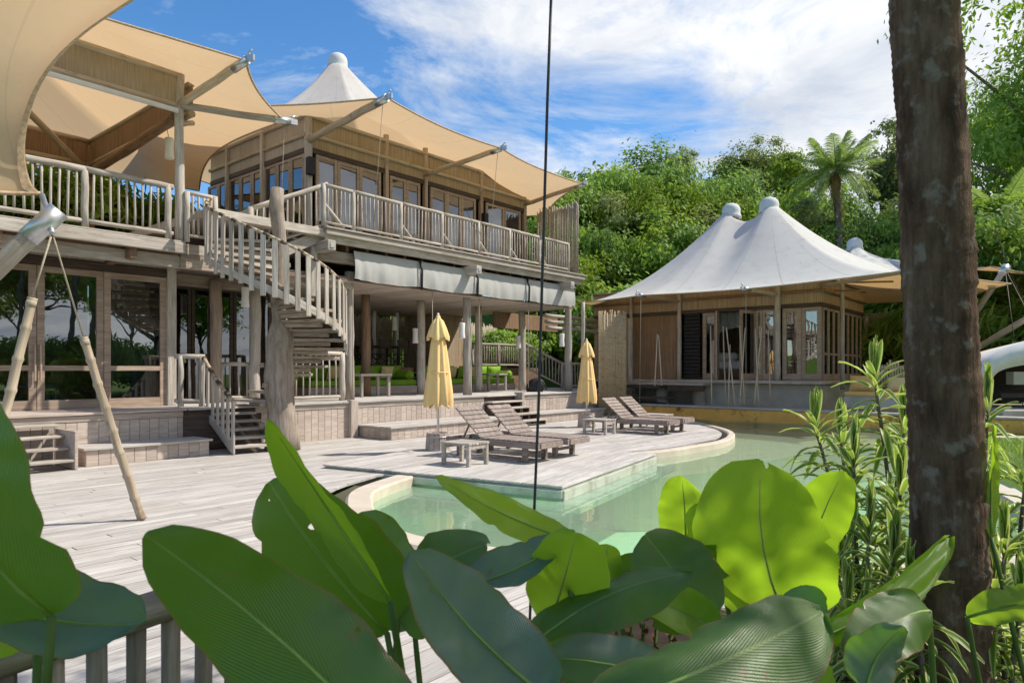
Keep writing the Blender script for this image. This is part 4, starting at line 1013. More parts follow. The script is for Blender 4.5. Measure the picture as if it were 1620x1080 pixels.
link('shell', fixn(mesh('shell', v, f, M['plaster_white'], True)), Matrix(), t)
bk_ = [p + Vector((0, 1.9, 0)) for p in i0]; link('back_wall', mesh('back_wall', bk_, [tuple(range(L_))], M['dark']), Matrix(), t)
boxc('counter', px(1620, 625, 18.2), 1.5, .4, .12, M['dark'], t, Vector((1, 0, 0))); boxc('counter', px(1612, 598, 18.6), .5, .3, .35, M['linen'], t, Vector((1, 0, 0)))
link('plinth', box_mesh(5.0, 3, .3, M['concrete'], .03), Matrix.Translation(px(1670, 640, 18.6) + Vector((0, 0, -.2))), t)
# ================================================================ parasols, barrels, loungers, tables
def parasol(base, h, label):
    t = thing('closed_parasol', base, label, 'parasol', 'closed yellow parasols')
    tube('pole', [base + Z * .1, base + Z * (h - .05)], .022, M['linen'], t, 10)
    v, f = [], []; n_ = 40; zs = [(0, .215), (.08, .23), (.3, .215), (.7, .175), (1.05, .14), (1.25, .115), (1.36, .105)]
    z0 = h - 1.68
    for z, r in zs:
        for k in range(n_):
            an = 2 * PI * k / n_; fo = 1 + (.20 * math.cos(8 * an) + .07 * math.sin(5 * an + z * 2)) * (1.25 - z * .45); drop = (.05 * math.cos(8 * an) + .03 * math.sin(3 * an)) if z == 0 else 0
            v.append(Vector((r * fo * math.cos(an), r * fo * math.sin(an), z0 + z - drop)))
    for i in range(len(zs) - 1):
        for k in range(n_): f.append((i * n_ + k, i * n_ + (k + 1) % n_, (i + 1) * n_ + (k + 1) % n_, (i + 1) * n_ + k))
    link('canopy', mesh('canopy', v, f, M['yellow'], True), Matrix.Translation(base), t)
    v, f = [], []; zs = [(1.24, .185), (1.28, .19), (1.45, .14), (1.58, .09), (1.63, .045), (1.68, .03)]
    for z, r in zs:
        for k in range(n_):
            an = 2 * PI * k / n_; fo = 1 + .16 * math.cos(8 * an + .4); v.append(Vector((r * fo * math.cos(an), r * fo * math.sin(an), z0 + z - (.035 * math.cos(4 * an) if z < 1.27 else 0))))
    for i in range(len(zs) - 1):
        for k in range(n_): f.append((i * n_ + k, i * n_ + (k + 1) % n_, (i + 1) * n_ + (k + 1) % n_, (i + 1) * n_ + k))
    f.append(tuple((len(zs) - 1) * n_ + k for k in range(n_)))
    link('vent_cap', mesh('vent_cap', v, f, M['yellow'], True), Matrix.Translation(base), t)
    link('finial', mesh('finial', *[x for x in lathe([(.02, 0), (.025, .03), (.012, .06)], 8)], M['linen'], True), Matrix.Translation(base + Z * (h - .01)), t)
    v, f = tube_vf([Vector((.2 * math.cos(k * PI / 6), .2 * math.sin(k * PI / 6), z0 + .62)) for k in range(13)], .012, 5); link('tie_strap', mesh('strap', v, f, M['yellow'], True), Matrix.Translation(base), t)
def barrel(base, label, r=.24, h=.38):
    t = thing('wooden_tub', base, label, 'tub', 'wooden tub parasol bases')
    n_ = 14
    for k in range(n_):
        a0, a1 = 2 * PI * k / n_ + .02, 2 * PI * (k + 1) / n_ - .02; v = []
        for z, rr_ in ((0, r * 1.02), (h, r * .9)):
            for q in (rr_, rr_ - .03):
                for an in (a0, a1): v.append(Vector((q * math.cos(an), q * math.sin(an), z)))
        link('stave', fixn(mesh('stave', v, [(0, 1, 5, 4), (2, 6, 7, 3), (0, 4, 6, 2), (1, 3, 7, 5), (4, 5, 7, 6), (0, 2, 3, 1)], M['pink'])), Matrix.Translation(base), t)
    v, f = lathe([(r * .85, 0), (r * .85, h - .03)], 14); link('filling', mesh('filling', v, f, M['pink']), Matrix.Translation(base), t)
    for z in (.06, h - .07):
        hr_ = r * (1.02 - .12 * z / h) + .004
        v, f = tube_vf([Vector((hr_ * math.cos(k * PI / 8), hr_ * math.sin(k * PI / 8), z)) for k in range(17)], .009, 5); link('hoop', mesh('hoop', v, f, M['steel'], True), Matrix.Translation(base), t)
u1 = Vector((-1.38, 12.75, .003)); barrel(u1, 'round wooden tub holding the parasol beside the brown loungers'); parasol(u1 + Z * .2, 2.36, 'closed yellow parasol standing in front of the main terrace posts')
u2 = Vector((2.02, 18.5, .003)); barrel(u2, 'round wooden tub holding the parasol beside the bamboo stick screen'); parasol(u2 + Z * .2, 2.15, 'closed yellow parasol next to the upright bamboo stick screen')
def lounger(base, ax, label, back=R(41), zt=0.):
    """base: foot of the head end centre; ax: direction from head to foot"""
    t = thing('sun_lounger', base, label, 'sun lounger', 'wooden sun loungers on the deck')
    x = ax.normalized(); y = Z.cross(x)
    def B_(name, x0, x1, y0, y1, z0, z1, par=t, mt=M['teak'], bev=.006):
        m = Matrix((x, y, Z)).transposed().to_4x4(); m.translation = base + x * (x0 + x1) / 2 + y * (y0 + y1) / 2 + Z * (z0 + z1) / 2
        return link(name, box_mesh(x1 - x0, y1 - y0, z1 - z0, mt, bev), m, par)
    L, W_, h = 2.0, .66, .34; piv = .78
    for s in (-1, 1):
        B_('side_rail', 0, L, s * W_ / 2 - .03, s * W_ / 2 + .03, h - .11, h - .02)
        for q in (.25, L - .32): B_('leg', q - .045, q + .045, s * (W_ / 2 - .06) - .035, s * (W_ / 2 - .06) + .035, 0, h - .03)
    for q in (.25, L - .32): B_('stretcher', q - .02, q + .02, -W_ / 2 + .1, W_ / 2 - .1, .1, .15)
    B_('end_rail', L - .02, L + .02, -W_ / 2 + .03, W_ / 2 - .03, h - .11, h - .02); B_('end_rail', -.02, .02, -W_ / 2 + .03, W_ / 2 - .03, h - .11, h - .02)
    k = 11; w_ = (L - piv) / k
    for i in range(k): B_('slat', piv + i * w_ + .006, piv + (i + 1) * w_ - .006, -W_ / 2, W_ / 2, h - .018, h + .008)
    ct, st_ = math.cos(back), math.sin(back); bx = (-x * ct + Z * st_); nz = (x * st_ + Z * ct)
    for i in range(7):
        c = base + x * (piv - .01) + Z * h + bx * (.055 + i * .108); m = Matrix((-bx, y, nz)).transposed().to_4x4()
        m.translation = c; link('back_slat', box_mesh(.092, W_, .025, M['teak'], .005), m, t)
    for s in (-1, 1):
        beam('back_rail', base + x * piv + y * s * (W_ / 2 - .09) + Z * (h - .03), base + x * piv + y * s * (W_ / 2 - .09) + Z * (h - .03) + bx * .8, .04, .04, M['teak'], t)
        beam('prop', base + x * .28 + y * s * (W_ / 2 - .12) + Z * (h - .05), base + x * piv + y * s * (W_ / 2 - .12) + Z * h + bx * .42, .035, .03, M['teak'], t)
    return t
zl = .058
lx = Vector((.79, -.61, 0)).normalized(); ly = Vector((.61, .79, 0)).normalized()
b1_ = Vector((-.95, 12.3, zl)); lounger(b1_, lx, 'brown slatted sun lounger with raised back next to the small slatted table')
lounger(b1_ + ly * .86, lx, 'brown slatted sun lounger with raised back, behind its twin and the small table')
b3 = Vector((2.3, 17.6, .003)); lounger(b3, lx, 'sun lounger with raised back on the rounded deck behind a chunky side table')
lounger(b3 + ly * .9, lx, 'sun lounger with raised back on the rounded deck nearest the ochre wall')
def side_table(base, ax, label, L=.62, D_=.5, h=.36):
    t = thing('side_table', base, label, 'table', 'small slatted side tables'); x = ax.normalized(); y = Z.cross(x)
    def B_(name, x0, x1, y0, y1, z0, z1):
        m = Matrix((x, y, Z)).transposed().to_4x4(); m.translation = base + x * (x0 + x1) / 2 + y * (y0 + y1) / 2 + Z * (z0 + z1) / 2
        return link(name, box_mesh(x1 - x0, y1 - y0, z1 - z0, M['grey'], .005), m, t)
    for sx in (-1, 1):
        for sy in (-1, 1): B_('leg', sx * (L / 2 - .04) - .03, sx * (L / 2 - .04) + .03, sy * (D_ / 2 - .04) - .03, sy * (D_ / 2 - .04) + .03, 0, h - .03)
        B_('apron', sx * (L / 2 - .03) - .012, sx * (L / 2 - .03) + .012, -D_ / 2 + .07, D_ / 2 - .07, h - .1, h - .031)
    k = 6; w_ = D_ / k
    for i in range(k): B_('slat', -L / 2, L / 2, -D_ / 2 + i * w_ + .004, -D_ / 2 + (i + 1) * w_ - .004, h - .03, h)
side_table(Vector((-.745, 10.83, zl)), lx, 'small grey slatted side table in front of the brown loungers', .6, .5)
side_table(Vector((2.12, 16.6, .003)), lx, 'small slatted side table before the loungers on the rounded deck', .66, .5)
side_table(Vector((3.9, 18.5, .003)), lx, 'small slatted side table past the loungers near the ochre wall', .8, .5)
# ================================================================ lounge under the main house
def sofa(a0, a1, b0, b1, label, backs, arm=None):
    t = thing('lounge_sofa', P((a0 + a1) / 2, (b0 + b1) / 2, zp), label, 'sofa', 'lime green lounge sofas')
    abox('sofa_base', a0, a1, b0, b1, zp, zp + .24, M['pink'], t); abox('seat_cushion', a0 + .02, a1 - .02, b0 + .02, b1 - .0, zp + .242, zp + .42, M['green'], t, .04)
    k = max(1, round((a1 - a0) / .8)); w_ = (a1 - a0) / k
    for i in range(k): cushion('back_cushion', P(a0 + (i + .5) * w_, b0 + .16, zp + .64), U, w_ * .97, .26, .46, M['green'], None, .2, t)
    if arm: bbox_('bolster', a1 - .35, a1 - .02, b0 + .1, b1 - .05, zp + .422, zp + .70, M['green'], t, .09)
    for q, m_, lab in backs: cushion('cushion', P(a0 + q * (a1 - a0), b0 + .42, zp + .63), U, .48, .2, .42, m_, lab, .28)
sofa(a_at(470, -16.6), a_at(640, -16.6), -16.95, -16.0, 'long lime green sofa left of the inner steps', [(.80, M['cream'], 'cream square cushion on the long lime sofa beside a bolster'), (.30, M['cream'], 'cream square cushion on the long lime sofa behind the spiral stair railing')], True)
sofa(a_at(672, -16.6), a_at(724, -16.6), -16.95, -16.0, 'lime green sofa behind the yellow parasol', [(.75, M['cream'], 'cream cushion on the lime sofa behind the yellow parasol')])
sofa(a_at(735, -16.4), a_at(802, -16.4), -16.9, -16.0, 'lime green sofa right of the paired terrace posts', [(.2, M['cream'], 'cream cushion on the lime sofa right of the paired posts')], True)
def low_table(a0, a1, b0, b1, h, label):
    t = thing('low_table', P((a0 + a1) / 2, (b0 + b1) / 2, zp), label, 'table', 'low wooden lounge tables')
    abox('table_top', a0, a1, b0, b1, zp + h - .06, zp + h, M['grey'], t)
    for a in (a0 + .07, a1 - .07):
        for b in (b0 + .07, b1 - .07): vpost('leg', a, b, zp, zp + h - .061, .08, M['grey'], t)
low_table(a_at(562, -14.75), a_at(611, -14.75), -15.1, -14.5, .62, 'low wooden table before the long lime sofa')
low_table(a_at(766, -15.6), a_at(797, -15.6), -15.9, -15.4, .6, 'low wooden table before the sofa right of the paired posts')
t = thing('dining_table', P(14.4, -18.7, zi), 'dark dining table on the raised floor under the house', 'table'); abox('table_top', 13, 16.0, -19.1, -18.3, zi + .7, zi + .76, M['dark'], t)
for a in (13.2, 14.5, 15.8):
    for b in (-19, -18.4): vpost('leg', a, b, zi, zi + .7, .08, M['dark'], t)
for i in range(8):
    a0 = 12.9 + (i % 4) * .78; b = -18.0 if i < 4 else -19.5; t = thing('folding_chair', P(a0 + .3, b, zi), 'dark folding chair on the near side of the dining table' if i < 4 else 'dark folding chair on the fence side of the dining table', 'chair', 'chairs near side' if i < 4 else 'chairs fence side')
    abox('seat', a0, a0 + .5, b - .22, b + .22, zi + .44, zi + .47, M['dark'], t)
    bb_ = b + .22 if i < 4 else b - .22; abox('backrest', a0 + .05, a0 + .45, bb_ - .015, bb_ + .015, zi + .66, zi + .95, M['dark'], t)
    for s in (-1, 1):
        q = a0 + .25 + s * .24; beam('leg', P(q - s * .48, b + .2, zi), P(q, b + .2, zi + .45), .035, .035, M['dark'], t); beam('leg', P(q - s * .48, b - .2, zi), P(q, b - .2, zi + .45), .035, .035, M['dark'], t)
        beam('back_post', P(q, bb_, zi + .45), P(q, bb_, zi + .96), .035, .035, M['dark'], t, W)
# backpack
bp_ = P(a_at(846, -13.9), -13.9, zp); t = thing('backpack', bp_, 'black backpack slumped on the terrace floor by a post', 'backpack')
v, f = [], []
for i, (z, sx, sy) in enumerate([(0, .26, .17), (.06, .3, .2), (.2, .31, .2), (.34, .26, .17), (.42, .17, .11), (.45, .05, .04)]):
    for k in range(14): an = 2 * PI * k / 14; v.append(Vector((sx * math.copysign(abs(math.cos(an)) ** .7, math.cos(an)) + z * .15, sy * math.copysign(abs(math.sin(an)) ** .7, math.sin(an)), z)))
for i in range(5):
    for k in range(14): f.append((i * 14 + k, i * 14 + (k + 1) % 14, (i + 1) * 14 + (k + 1) % 14, (i + 1) * 14 + k))
f.append(tuple(5 * 14 + k for k in range(14))); link('bag_body', mesh('bag', v, f, M['black'], True), Matrix.Translation(bp_), t)
tube('strap', [bp_ + Vector((.1, -.15, .4)), bp_ + Vector((.3, -.25, .3)), bp_ + Vector((.38, -.25, .05))], .02, M['black'], t, 6)
# lanterns on posts
for x, y, d, lab in ((657, 531, 20.2, 'white lantern on the second inner post of the terrace'), (731, 523, 19.4, 'white lantern left of the middle front post'), (820, 541, 23.8, 'white lantern on the post nearest the backpack'),
                     (889, 538, 23.0, 'white lantern beside the end front post'), (388, 470, 15.0, 'white lantern in the dark passage behind the staircase'), (624, 512, 22.5, 'white lantern hanging above the dining table')): 
    c = px(x, y, d); o = lantern(c, lab, None, .44); tube('bracket', [c + Z * .2, c + Z * .3], .02, M['dark'], o, 6)
# ropes hanging from the blinds
for i, x in enumerate((558, 684, 758, 836)):
    a = a_at(x, -13.3); o = tube('blind_rope', [P(a, -13.3, 3.75), P(a + .02, -13.32, 2.4), P(a, -13.3, 1.0)], .011, M['rope'], None, 5)
    tag(o, 'thin pale rope hanging down from the grey canvas blinds', 'rope', 'ropes of the canvas blinds')
# ================================================================ canopy over the left foreground, its strut and prop poles
t = thing('shade_canopy', px(30, 400, 6.2), 'tan canvas canopy corner overhead with stitched hem and timber strut', 'canopy')
edge = [(64, 306, 6.3), (50, 290, 6.25), (42, 262, 6.2), (40, 225, 6.1), (48, 180, 6.0), (68, 130, 5.85), (100, 85, 5.7), (145, 45, 5.5), (200, 8, 5.3), (260, -30, 5.1), (330, -80, 4.9), (420, -150, 4.6)]
low = [(64, 306, 6.3), (30, 306, 6.2), (0, 305, 6.1), (-40, 302, 5.95), (-90, 296, 5.8), (-150, 285, 5.6), (-220, 268, 5.4), (-300, 245, 5.15), (-400, 215, 4.9), (-500, 180, 4.6), (-620, 130, 4.3), (-760, 60, 4.0)]
E = catmull([px(*q) for q in edge], 3); Lw = catmull([px(*q) for q in low], 3); ne = len(E); v, uv, f = [], [], []; ns = 20
for i in range(ne):
    for j in range(ns + 1):
        s = j / ns; q = E[i].lerp(Lw[i], s); q = q + Vector((-.05, -.12, .35)) * (4 * s * (1 - s)) * (i / ne) * 1.2; v.append(q); uv.append((s * 2 + .04, i / ne))
for i in range(ne - 1):
    for j in range(ns): f.append((i * (ns + 1) + j, i * (ns + 1) + j + 1, (i + 1) * (ns + 1) + j + 1, (i + 1) * (ns + 1) + j))
nz = sum((v[g[1]] - v[g[0]]).cross(v[g[2]] - v[g[0]]).z for g in f)
if nz < 0: f = [tuple(reversed(g)) for g in f]
link('canvas', mesh('canvas', v, f, M['tent_seam'], True, uv), Matrix(), t)
dn = Vector((.0, -.05, -.06)).normalized() * .012
hv, hf = [], []
for i in range(ne):
    inw = (Lw[i] - E[i]); inw = inw.normalized() * min(.085, inw.length * .5); a = E[i] + dn; hv += [a, a + inw, a + inw + dn * .8, a + dn * .8]
for i in range(ne - 1):
    for k in range(4): hf.append((i * 4 + k, i * 4 + (k + 1) % 4, (i + 1) * 4 + (k + 1) % 4, (i + 1) * 4 + k))
link('hem', fixn(mesh('hem', hv, hf, M['hem'])), Matrix(), t)
hv, hf = tube_vf(Lw, .02, 6); link('edge_cable', mesh('edge_cable', hv, hf, M['hem'], True), Matrix(), t)
s1_, s0_ = px(72, 352, 6.2), px(-140, 545, 5.9)
sx_ = log('strut', s0_, s1_, .09, M['grey'], t, .08, 14); dd = (s1_ - s0_).normalized()
tube('strut_cap', [s1_ - dd * .2, s1_ + dd * .16], .092, M['steel'], sx_, 16); tube('corner_plate', [s1_ + dd * .1, px(74, 330, 6.25), px(66, 308, 6.3)], [.03, .022, .025], M['steel'], sx_, 8)
tube('shackle', [s1_ + Vector((.06, -.02, -.05)), s1_ + Vector((.09, -.03, -.12))], .025, M['steel'], sx_, 6)
def prop(p0, p1, r, label):
    k = 9; v, f = [], []; L = (p1 - p0).length; pts, rr_ = [], []
    for i in range(k):
        q = i / (k - 1); wob = Vector((random.uniform(-.006, .006), 0, random.uniform(-.006, .006)))
        for dq, ra in ((-.022, 1), (-.009, 1.16), (.003, 1.2), (.016, 1.0)):
            if (i == 0 and dq < 0) or (i == k - 1 and dq > 0): continue
            pts.append(p0 + (p1 - p0) * (q + dq / L * 1.6) + wob); rr_.append(r * ra * (1.05 - .15 * q))
    o = tube('bamboo_prop', pts, rr_, M['bamboo'], None, 12); tag(o, label, 'pole', 'bamboo prop poles')
    d = (p1 - p0).normalized(); tube('binding', [p1 - d * .10, p1 - d * .04], r * 1.02, M['rope'], o, 12); return o
f1 = G(224, 822); t1 = px(131, 530, 6.7); prop(f1, t1, .041, 'leaning bamboo prop pole standing on the deck in front of the steps')
f2 = px(0, 720, 5.6); f2.z = .02; t2 = px(52, 468, 6.0); prop(Vector((-4.55, 5.75, 0)), t2, .041, 'leaning bamboo prop pole partly hidden behind the big dark leaf')
for q, lab in ((t1, 'taut rope from the timber strut to the longer bamboo prop'), (t2, 'taut rope from the timber strut to the half hidden bamboo prop')):
    tag(tube('tie_rope', [s1_ + Vector((.08, -.03, -.1)), q], .009, M['rope'], None, 6), lab, 'rope')
# thin dark cable hanging in the foreground
tag(tube('stay_cable', [px(874, -60, 2.6), px(866, 160, 2.62), px(852, 640, 2.66), px(838, 985, 2.7), px(836, 1130, 2.72)], .0056, M['cable'], None, 8), 'thin black cable hanging straight down in front of the pool', 'cable')
# foreground bamboo fence rail
t = thing('rail_fence', Vector((-1, 1.7, 0)), 'weathered pole railing among the big leaves in the foreground', 'fence')
q0, q1 = px(-120, 1080, 1.30), px(420, 905, 1.95)
ra = log('top_rail', q0, q1, .042, M['rustic'], t, n=14)
for i in range(9):
    s = .06 + i * .115; q = q0 + (q1 - q0) * s; log('baluster', Vector((q.x, q.y, 0)), q - Z * .02, .022, M['rustic'], t, n=10, var=i)
log('lower_rail', Vector((q0.x, q0.y, .12)), Vector((q1.x, q1.y, .12)), .035, M['grey'], t)
# ================================================================ vegetation
def crown_mesh(name, mt, seed, rx, rz, nclump, nleaf, ls, spread, up=.25, asp=.5):
    """many leaf faces gathered in clumps through an ellipsoid crown; z from 0 (bottom) to 2*rz"""
    rg = random.Random(seed); v, f = [], []; cl = []
    lobes = [Vector((rg.gauss(0, .45) * rx, rg.gauss(0, .45) * rx, rz * rg.uniform(.5, 1.75))) for _ in range(7)] + [Vector((0, 0, rz * 1.2))]
    for _ in range(nclump):
        lo = rg.choice(lobes); d = Vector((rg.gauss(0, 1), rg.gauss(0, 1), rg.gauss(0, .8))).normalized()
        q = lo + d * rx * rg.uniform(.25, .55); q.z = max(.02 * rz, q.z); cl.append((q, rg.uniform(.6, 1.4), d))
    per = nleaf // nclump
    for c, s, d in cl:
        for _ in range(int(per * s)):
            p = c + Vector((rg.gauss(0, 1), rg.gauss(0, 1), rg.gauss(0, .55))) * spread * s
            nrm = (d * 1.0 + (p - c).normalized() * .5 + Vector((rg.gauss(0, 1), rg.gauss(0, 1), rg.gauss(0, 1) + up * 3)) * .42).normalized()
            t = nrm.cross(Vector((rg.gauss(0, 1), rg.gauss(0, 1), rg.gauss(0, .5)))).normalized(); b = nrm.cross(t); L = ls * rg.uniform(.7, 1.35); w_ = L * asp
            o = len(v); v += [p - t * L * .5, p + b * w_ * .5 - t * L * .05, p + t * L * .5 - nrm * L * .12, p - b * w_ * .5 - t * L * .05]; f.append((o, o + 1, o + 2, o + 3))
    me = mesh(name, v, f, mt); me['clumps'] = [x for c, s, d in cl[::max(1, nclump // 14)] for x in c]; return me
CR = {}
def crown(kind, mt, seed, **k):
    if kind not in CR: CR[kind] = crown_mesh('crown', mt, seed, **k)
    return CR[kind]
KIND = {
 'bright': ('leaf_a', 1, dict(rx=3.4, rz=3.2, nclump=170, nleaf=24000, ls=.24, spread=.42)),
 'bright2': ('leaf_a', 2, dict(rx=3.2, rz=3.8, nclump=150, nleaf=22000, ls=.25, spread=.40)),
 'deep': ('leaf_b', 3, dict(rx=3.4, rz=3.4, nclump=170, nleaf=24000, ls=.22, spread=.42)),
 'olive': ('leaf_c', 4, dict(rx=3.0, rz=3.0, nclump=80, nleaf=6500, ls=.26, spread=.33)),
 'yellow': ('leaf_y', 5, dict(rx=2.6, rz=2.6, nclump=90, nleaf=9000, ls=.28, spread=.4)),
 'shrub': ('leaf_a', 6, dict(rx=1.2, rz=1.0, nclump=50, nleaf=5000, ls=.17, spread=.2)),
 'spiky': ('leaf_a', 8, dict(rx=1.2, rz=1.2, nclump=50, nleaf=4500, ls=.42, spread=.22, asp=.14)),
 'fine': ('leaf_a', 9, dict(rx=3.4, rz=4.2, nclump=190, nleaf=21000, ls=.15, spread=.34, asp=.42)),
}
def tree(kind, base, hc, sc, label, group=None, rot=None, name='broadleaf_tree', tr=.16, szf=1., cat='tree'):
    """base on the ground, hc: height of the crown's bottom, sc: crown scale"""
    mt, sd_, kw = KIND[kind]; me = crown(kind, M[mt], sd_, **kw); rot = random.uniform(0, 6.28) if rot is None else rot
    t = thing(name, base, label, cat, group); Mx = Matrix.Translation(base + Z * hc) @ Matrix.Rotation(rot, 4, 'Z') @ Matrix.Diagonal((sc, sc, sc * szf, 1))
    link('crown', me, Mx, t); v, f = [], []; cl = list(me['clumps']); top = hc + kw['rz'] * 1.1 * sc * szf
    lean = Vector((random.uniform(-.5, .5), random.uniform(-.5, .5), 0)) * sc
    sp_ = [base - Z * .3, base + Z * hc * .5 + lean * .3, base + Z * hc + lean * .5, base + Z * top]
    x, y = tube_vf(catmull(sp_, 4), [tr * sc * (1.25 - .09 * i) for i in range(13)], 8); v += x; f += y
    for i in range(0, len(cl) - 2, 3):
        e = Mx @ Vector(cl[i:i + 3]); s = sp_[2].lerp(sp_[3], random.uniform(-.3, .5)); m_ = s.lerp(e, .5) + Z * .2 * sc
        x, y = tube_vf([s, m_, e], [tr * sc * .42, tr * sc * .28, tr * sc * .1], 6); o = len(v); v += x; f += [tuple(o + k for k in g) for g in y]
    link('trunk', mesh('trunk', [q - base for q in v], f, M['bark'], True), Matrix.Translation(base), t); return t
def gpt(x, d):
    p = px(x, HOR, d); p.z = terrain(p.x, p.y); return p
def forest(x, ytop, d, kind, sc, label, group, szf=1.):
    """crown top at pixel (x, ytop) at distance d"""
    b = gpt(x, d); zt = H + (HOR - ytop) / F * d; kw = KIND[kind][2]; hcn = zt - b.z - kw['rz'] * 2.05 * sc * szf
    return tree(kind, b, max(.6, hcn), sc, label, group, szf=szf)
GB = 'bright trees of the wood behind the villas'; GD = 'deep green trees of the wood behind the villas'; GO = 'sparse olive crowns rising above the wood'
LB = 'bright green broadleaf tree in the wood behind the tent villa'; LD = 'deep green broadleaf tree in the wood behind the tent villa'; LO = 'thin olive crowned tree rising above the wood'
for x, y, d, k, s in [(915, 300, 44, 'bright', 1.35), (985, 283, 47, 'bright2', 1.4), (1050, 268, 44, 'bright', 1.5), (1120, 262, 46, 'bright2', 1.5), (1195, 285, 43, 'bright', 1.35),
                      (945, 380, 37, 'bright2', 1.0), (1030, 375, 38, 'bright', 1.05), (1100, 350, 38, 'bright', 1.1), (880, 345, 40, 'bright', 1.2), (1245, 340, 42, 'bright2', 1.0)]:
    forest(x, y, d, k, s, LB, GB)
for x, y, d, k, s in [(1270, 345, 50, 'deep', 1.3), (1160, 300, 52, 'deep', 1.4), (1000, 330, 52, 'deep', 1.5), (1340, 385, 52, 'deep', 1.3), (1080, 300, 56, 'deep', 1.6), (1440, 330, 52, 'deep', 1.4), (1290, 400, 40, 'deep', .9), (1540, 360, 45, 'deep', 1.3), (1640, 340, 44, 'deep', 1.4), (900, 320, 56, 'deep', 1.5), (1235, 300, 58, 'deep', 1.4)]:
    forest(x, y, d, k, s, LD, GD)
for x, y, d, s in [(1165, 212, 56, 1.0), (1215, 222, 58, .95), (1075, 225, 62, .7), (990, 258, 58, .8), (1400, 205, 52, 1.2), (950, 268, 56, .8)]: forest(x, y, d, 'olive', s, LO, GO)
forest(1398, 318, 40, 'deep', 1.0, 'dense rounded tree with bright clumps beside the coconut palm', None, 1.1)
forest(1258, 245, 50, 'yellow', .8, 'yellow green crowned tree showing between the wood and the coconut palm', None)
forest(1128, 372, 36, 'yellow', .5, 'small yellow leaved shrub tree close behind the twin tent peaks', None)
for x, y, d, k, s, lab in [(960, 318, 41, 'olive', .9, 'olive green loose tree behind the main house end of the wood'), (1085, 300, 41, 'yellow', .9, 'yellowish tree in the middle of the wood behind the tent villa'), (1150, 330, 37, 'olive', .8, 'olive green loose tree just behind the twin tent peaks'),
                           (905, 400, 34, 'yellow', .7, 'low yellowish tree beside the end of the main house balcony'), (1010, 300, 40, 'yellow', .8, 'yellow green tree between bright crowns of the wood'), (1480, 300, 42, 'olive', 1.1, 'olive green tree behind the foreground palm trunk'), (1230, 320, 38, 'olive', .7, 'loose olive tree between the tent peaks and the coconut palm')]:
    forest(x, y, d, k, s, lab, None)
# tall fine leaved tree on the right
b = gpt(1705, 38); tree('fine', b, 5.5, 2.3, 'tall airy fine leaved tree right of the foreground palm trunk', None, .4, tr=.14, szf=1.1)
b = gpt(1600, 46); tree('fine', b, 6.0, 2.0, 'airy fine leaved tree at the right beyond the lawn, thinner of two', None, 2.4, tr=.12)
b = gpt(1570, 30); tree('bright', b, 2.2, 1.1, 'bushy bright tree behind the shell shelter', None, 1.1)
b = gpt(1690, 24); tree('bright2', b, 1.2, 1.0, 'bushy bright tree at the lawn edge behind the shell shelter', None, 2.0)
# shrubs
def shrub(p, kind, sc, label, group=None):
    mt, sd_, kw = KIND[kind]; me = crown(kind, M[mt], sd_, **kw); t = thing('shrub', p, label, 'shrub', group)
    Mx = Matrix.Translation(p) @ Matrix.Rotation(random.uniform(0, 6), 4, 'Z') @ Matrix.Scale(sc, 4); link('foliage', me, Mx, t)
    v, f = [], []; cl = list(me['clumps'])
    for i in range(0, len(cl) - 2, 3):
        e = Mx @ Vector(cl[i:i + 3]) - p; x, y = tube_vf([Vector((0, 0, -.1)), e * .5, e], [.03 * sc, .02 * sc, .008], 5); o = len(v); v += x; f += [tuple(o + k for k in g) for g in y]
    link('stems', mesh('stems', v, f, M['bark'], True), Matrix.Translation(p), t)
for x, d in ((905, 33), (935, 31), (965, 32), (1000, 33), (920, 35)): shrub(gpt(x, d), 'shrub', 2.4 if d > 31 else 1.9, 'leafy shrub in the gap between main house and tent villa', 'shrubs in the gap between the houses')
for x, d, s in ((1420, 31, 2.2), (1455, 29, 2.0), (1500, 31, 2.4), (1540, 27, 2.0), (1590, 26, 2.2), (1650, 24, 2)): shrub(gpt(x, d), 'spiky' if x % 20 else 'shrub', s, 'spreading shrub in the greenery behind the rear hut', 'shrubs behind the rear hut')
for a, b in ((20.5, -18.5), (21.6, -18.2), (20.2, -19.4), (22.6, -18.8), (19, -19.6)): shrub(P(a, b, 1.55), 'shrub', .8, 'pale bushy shrub behind the terrace railing at the back', 'shrubs behind the terrace railing')
for a, b in ((12.5, -23.2), (15, -23.5), (17.5, -23.2), (20, -23), (10, -23.4)): shrub(P(a, b, 3.0), 'shrub', 1.5, 'leafy shrub showing over the bamboo fence', 'shrubs over the bamboo fence')
for a, b, s in ((4.5, -21.0, 1.5), (6.8, -21.2, 1.6), (1.8, -21.2, 1.4), (8.6, -21.8, 1.5)): shrub(P(a, b, 3.7), 'spiky', s, 'grassy leaved shrub behind the open upper deck', 'shrubs behind the upper deck')
shrub(P(.6, -20.6, 3.8), 'shrub', .9, 'round leafy shrub behind the open upper deck railing')
